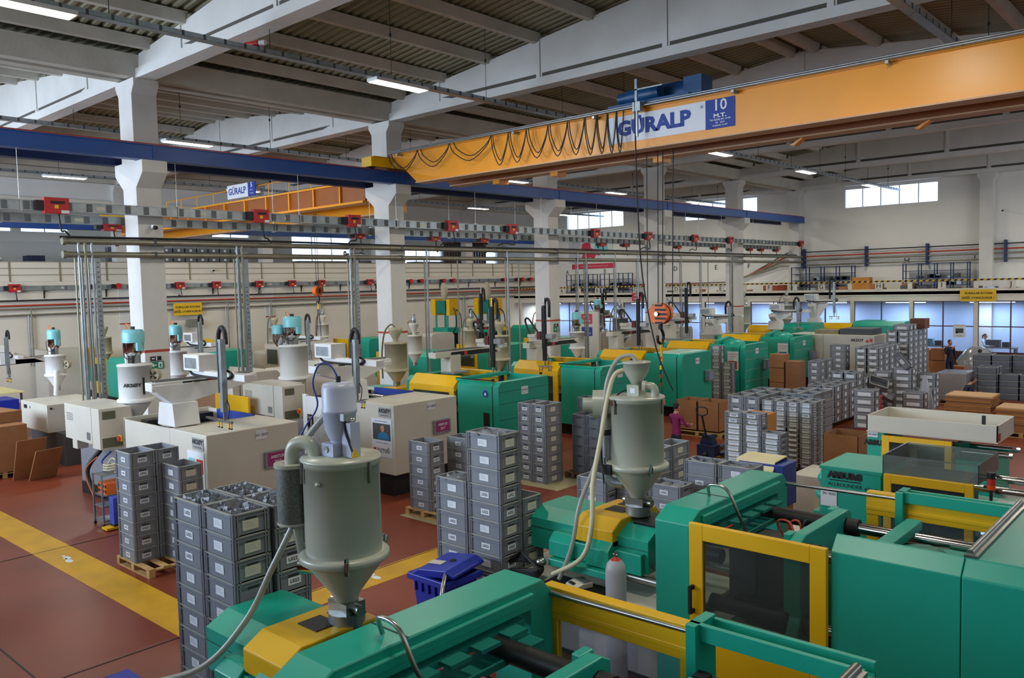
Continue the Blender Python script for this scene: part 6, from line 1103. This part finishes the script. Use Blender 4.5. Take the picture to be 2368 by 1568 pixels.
MB().prism([(-.7, .5), (-.3, .62), (.0, .55), (.05, .2), (.35, .1), (.6, .0), (1.0, -.1), (.8, -.35), (.5, -.3), (.3, -.6), (0, -.45), (-.4, -.6), (-.75, -.5), (-.6, -.1), (-.75, .1)], 'Y', -.02, -.006, SIGNR).build('map_shape', t)
t = thing('banner', 'narrow red banner with white lettering under the map poster', 'banner', (-34.6, 47.15, 5.68)); MB().box(-1.85, 1.85, 0, .03, -.17, .17, SIGNR).build('cloth', t); MB().text('Kalite bir tesadüf değil, bilinçli bir çabanın sonucudur', .11, PAPER, (.1, 0, 0)).build('lettering', t)
t = thing('window_poster', 'white poster with machine picture on the office glass', 'poster', (-10.45, 43.72, 1.78)); MB().box(-.27, .27, 0, .01, -.32, .32, PAPER).build('sheet', t); MB().box(-.16, .18, -.004, 0, -.1, .12, DGREY).cyl((-.1, -.004, -.08), (-.1, 0, -.08), .05, BLACK).text('MAKİNA BAKIM', .06, SIGNR, (0, -.001, .25)).text('FORKLİFT', .06, INK, (0, -.001, -.24)).build('picture', t)
for i, (x0, x1, lb) in enumerate(((-19.8, -16.4, 'blue steel racking on the storage deck between letters F and H'), (-13.75, -10.7, 'blue steel racking on the storage deck between letters H and I'), (-36.2, -33.9, 'small blue racking on the storage deck before the letter B'), (-33.3, -31.0, 'small blue racking on the storage deck after the letter B'))):
    t = thing('steel_racking', lb, 'shelf', (x0, 46.2, 3.7)); w = x1-x0; m = MB(); n = 4 if w > 3 else 3
    for k in range(n+1):
        for yy in (0, .5): m.box(w*k/n-.025, w*k/n+.025, yy-.02, yy+.02, 0, 1.42, DBLUE)
    m.each('upright', t)
    for z in (.25, .62, 1.0, 1.38): MB().box(0, w, 0, .5, z, z+.03, DBLUE).build('shelf', t)
    b = MB()
    for k in range(14): xx = rnd.uniform(.1, w-.4); b.box(xx, xx+rnd.uniform(.15, .4), .08, .4, (.28, .65)[k % 2], (.28, .65)[k % 2]+rnd.uniform(.06, .22), (DGREY, DARK, GALV)[k % 3])
    tag(b.build('stored_goods'), f'assorted dark parts lying on rack {("by the letter G", "by the letter I", "before the letter B", "after the letter B")[i]}', 'parts', None, 'stuff').location = (x0, 46.2, 3.7)
for i, (x, w, h, m_, lb) in enumerate(((-15.5, .9, .75, CARD2, 'yellow brown carton on the storage deck after letter G'), (-14.75, .6, .4, CARD, 'low brown carton on the storage deck before letter H'), (-13.2, .5, .4, CARD, 'brown carton on the storage deck after letter H'), (-20.5, .9, .4, mat('red_brown_wood', '#8a3f26', .7), 'red brown wooden crate on the storage deck before letter G'), (-19.9, .35, .42, MATS['red_brown_wood'], 'upright red brown board on the storage deck before letter G'))): carton(lb, x, 45.2, w, .5, h, 3.702, m_)
b = MB()
for k in range(40): xx = rnd.uniform(-38, -8.6); b.box(xx, xx+rnd.uniform(.2, .7), 44.4+rnd.uniform(0, .6), 45.2, 3.7, 3.7+rnd.uniform(.08, .3), (DGREY, CARD, GALV, COVER)[k % 4])
tag(b.build('stored_tooling'), 'jumble of metal tooling along the storage deck edge', 'tooling', None, 'stuff')
# things on the gallery
for i, (y, w, h, lb) in enumerate(((11.2, .6, .95, 'dark crate with crumpled white plastic on the gallery'), (11.9, .8, .85, 'dark low boxes on the gallery beside the plastic'), (13.0, .7, 1.15, 'dark box on the gallery behind the pipe bundle'), (14.2, 1.1, .9, 'row of dark boxes on the gallery before the first column'))):
    t = thing('storage_box', lb, 'box', (-39.6, y, 5.12)); MB().box(-.3, .3, -w/2, w/2, 0, h, NAVY if i else DBLUE).build('body', t, bevel=.01)
    if i == 0: MB().ball((0, 0, h+.1), .25, .35, .18, PAPER, 9, 6).ball((.05, .35, h+.05), .2, .25, .1, PAPER, 8, 5).build('plastic_sheet', t)
t = thing('slatted_screen', 'dark slatted screen standing on the gallery near the third column', 'screen', (-39.6, 39.6, 5.12)); m = MB()
for k in range(16): tq = MB().box(-.05, .05, -2.0+.25*k, -1.86+.25*k, 0, 2.3, mat('dark_slat', '#3a2c28', .7)).build('slat', t)
MB().box(-.06, .06, -2.1, 2.1, 2.2, 2.3, MATS['dark_slat']).build('top_bar', t)
t = thing('motor_part', 'silver engine-like part standing on the gallery before the tall window', 'machine part', (-40.0, 30.4, 5.12)); MB().cyl((0, -.4, 1.35), (0, .6, 1.4), .13, STEEL, 12).ball((0, .7, 1.4), .2, .25, .2, CHROME).box(-.2, .2, -.2, .4, .0, 1.2, DGREY).ball((0, -.5, 1.45), .12, .1, .18, STEEL).build('body', t)
for i, (y0, y1, lb) in enumerate(((26.5, 33, 'low dark boxes along the gallery rail before the second column'), (35, 38, 'dark cabinets on the gallery after the second column'))): panelthing('storage_box', lb, 'box', -40.4, -39.6, y0, y1, 5.12, 6.12, DGREY)
# cameras, alarm light, small wall fittings
for x, y, z, lb in ((-19.45, 9.0, 6.08, 'small dome camera on the first column'), (-9.4, 46.6, 7.6, 'small camera on the end wall pilaster'), (-38.9, 20.9, 5.6, 'small camera on a gallery pilaster')):
    t = thing('security_camera', lb, 'camera', (x, y, z)); MB().box(0, .12, -.05, .05, -.04, .04, WHITE).build('mount', t); MB().ball((.12, 0, -.03), .06, .06, .05, BLACK).build('lens', t)
t = thing('alarm_light', 'red alarm light beside the cable trough on the first girder', 'alarm light', (-14.05, 8.7, 9.15)); MB().cyl((0, 0, 0), (-.28, -.1, 0), .06, RED, 12).build('red_lens', t); MB().cyl((.02, 0, 0), (.14, .05, 0), .05, WHITE, 10).build('white_base', t); MB().box(-.02, .08, 0, .06, -.12, 0, GALV).build('bracket', t)
# ================================================================ people
def person(label, x, y, z, rz, top, legs, hair, h=1.74, arms='down', pony=False, lean=0.0, sit=False):
    k = h/1.74; t = thing('person', label, 'person', (x, y, z), None, rz)
    V = {'pel': (0, 0, .95), 'wst': (0, -.01, 1.1), 'chs': (0, -lean*.3, 1.32), 'nck': (0, -lean*.6+.0, 1.49), 'hed': (0, -lean*.9-.01, 1.56)}
    R_ = {'pel': .15, 'wst': .13, 'chs': .15, 'nck': .055, 'hed': .06}
    E = [('pel', 'wst'), ('wst', 'chs'), ('chs', 'nck'), ('nck', 'hed')]
    for s, q in ((-1, 'l'), (1, 'r')):
        V['sh'+q] = (s*.18, -lean*.45, 1.42); R_['sh'+q] = .065
        if arms == 'down' or (arms == 'up' and q == 'r'): V['el'+q] = (s*.25, .02-lean*.3, 1.13); V['wr'+q] = (s*.25, -.1-lean*.2, .88)
        elif arms == 'up': V['el'+q] = (s*.26, -.12, 1.18); V['wr'+q] = (s*.1, -.32, 1.42)
        else: V['el'+q] = (s*.24, -.12-lean*.5, 1.16); V['wr'+q] = (s*.12, -.38-lean*.6, 1.14)
        R_['el'+q] = .047; R_['wr'+q] = .032; V['hp'+q] = (s*.09, 0, .88); R_['hp'+q] = .095
        if sit: V['kn'+q] = (s*.12, -.42, .85); V['an'+q] = (s*.12, -.42, .45); V['to'+q] = (s*.12, -.55, .42)
        else: V['kn'+q] = (s*.1, -.02, .5); V['an'+q] = (s*.1, .02, .09); V['to'+q] = (s*.11, -.15, .04)
        R_['kn'+q] = .06; R_['an'+q] = .042; R_['to'+q] = .04
        E += [('chs', 'sh'+q), ('sh'+q, 'el'+q), ('el'+q, 'wr'+q), ('pel', 'hp'+q), ('hp'+q, 'kn'+q), ('kn'+q, 'an'+q), ('an'+q, 'to'+q)]
    ks = list(V); me = bpy.data.meshes.new('body'); me.from_pydata([tuple(c*k for c in V[q]) for q in ks], [(ks.index(a), ks.index(b)) for a, b in E], [])
    o = bpy.data.objects.new('body', me); C.objects.link(o); sk = o.modifiers.new('s', 'SKIN'); sk.branch_smoothing = .6
    for i, q in enumerate(ks): me.skin_vertices[0].data[i].radius = (R_[q]*k, R_[q]*k*(.72 if q in ('chs', 'wst', 'pel') else 1)); me.skin_vertices[0].data[i].use_root = (q == 'pel')
    ss = o.modifiers.new('u', 'SUBSURF'); ss.levels = ss.render_levels = 2
    bpy.context.view_layer.update(); m2 = bpy.data.meshes.new_from_object(o.evaluated_get(bpy.context.evaluated_depsgraph_get())); bpy.data.objects.remove(o)
    for mm in (SKIN, top, legs, BLACK): m2.materials.append(mm)
    for p in m2.polygons:
        c = p.center/k; p.use_smooth = True
        hand = any((Vector(c)-Vector(V['wr'+q])).length < .05 for q in 'lr')
        p.material_index = 0 if (c.z > 1.475 or hand) else (1 if c.z > .93 or abs(c.x) > .2 else (3 if c.z < .1 and not sit else 2))
    b = link('body', m2, t)
    hd = Vector(V['hed'])*k; cx, cy_, cz = hd.x, hd.y-.02, hd.z+.075*k
    MB().ball((cx, cy_, cz), .075*k, .09*k, .115*k, SKIN, 14, 10).prism([(cx-.012, cz-.02), (cx+.012, cz-.02), (cx, cz+.03)], 'Y', cy_-.108*k, cy_-.08*k, SKIN).ball((cx-.077*k, cy_+.005, cz), .012, .022, .03, SKIN, 6, 4).ball((cx+.077*k, cy_+.005, cz), .012, .022, .03, SKIN, 6, 4).build('head', t)
    MB().ball((cx-.03, cy_-.084*k, cz+.012), .012, .006, .007, PAPER, 6, 4).ball((cx+.03, cy_-.084*k, cz+.012), .012, .006, .007, PAPER, 6, 4).ball((cx-.03, cy_-.089*k, cz+.012), .005, .004, .006, BLACK, 6, 4).ball((cx+.03, cy_-.089*k, cz+.012), .005, .004, .006, BLACK, 6, 4).box(cx-.022, cx+.022, cy_-.088*k, cy_-.08*k, cz-.055, cz-.048, mat('lips', '#8d4a42', .6)).build('face', t)
    hm = MB().ball((cx, cy_+.018, cz+.028), .084*k, .09*k, .105*k, hair, 14, 8)
    if pony: hm.tube([(cx, cy_+.09, cz+.06), (cx, cy_+.15, cz+.02), (cx, cy_+.15, cz-.12)], .03, hair, 7, 4)
    hm.build('hair', t)
    for s, q in ((-1, 'l'), (1, 'r')):
        a = Vector(V['wr'+q])*k; e = Vector(V['el'+q])*k; d = (a-e).normalized(); u = Vector((0, 0, 1)).cross(d).normalized() if abs(d.z) < .9 else Vector((0, 1, 0)); u = (u-d*u.dot(d)).normalized(); n = d.cross(u)
        m = MB(); pc = a+d*.055; m.cyl(a, a+d*.09, .03, SKIN, 8, .034)
        for f_ in range(4):
            b0 = a+d*.085+u*(-.027+.018*f_); L_ = (.06, .07, .066, .05)[f_]; m.tube([b0, b0+d*L_*.6+n*.008, b0+d*L_*.9+n*.03], .008, SKIN, 5, 3)
        m.tube([a+d*.03+u*.03, a+d*.06+u*.05, a+d*.085+u*.048+n*.015], .009, SKIN, 5, 3); m.build('hand', t)
    return t
person('man in navy jacket holding his hand to his face among far cartons', -9.38, 37.75, 0, .9, NAVY, NAVY, HAIR, 1.76, 'up')
person('person in a maroon top with short dark hair, seen from behind', -10.15, 17.05, 0, 2.9, MAROON, NAVY, HAIR, 1.6, 'front')
person('person in dark clothes ducking behind the flat cardboard stack', -6.45, 27.6, 0, 2.2, NAVY, NAVY, HAIR, 1.36, 'front', lean=.35)
person('woman in white coat with ponytail behind the office glass', -9.75, 45.6, -.15, 1.2, mat('white_coat', '#cfdbe8', .8), NAVY, HAIR, 1.68, 'front', True)
person('person in beige top by the cartons under the office glass', -6.4, 38.4, 0, .4, mat('beige_cloth', '#8f8270', .9), DGREY, HAIR, 1.45, 'down')
person('dark haired person low behind the slate crates', -7.85, 35.9, 0, 2.6, NAVY, NAVY, HAIR, 1.55, 'front')
# office furniture seen through the glass
for i, x in enumerate((-12.2, -9.2, -6.2, -15.0)):
    t = thing('office_desk', f'desk with instruments behind the {("poster", "ponytail woman", "last", "third from last")[i]} office window', 'desk', (x, 45.7, 0)); MB().box(-.8, .8, -.35, .35, .85, .9, GALV).build('table_top', t)
    for sx in (-.75, .75): MB().box(sx-.03, sx+.03, -.3, .3, 0, .85, DGREY).build('leg', t)
    MB().box(-.5, .1, -.2, .2, .9, 1.25, (SKYB, DGREY, GALV, BLUE)[i]).box(.2, .5, -.2, .1, .9, 1.15, DARK).build('instrument', t)
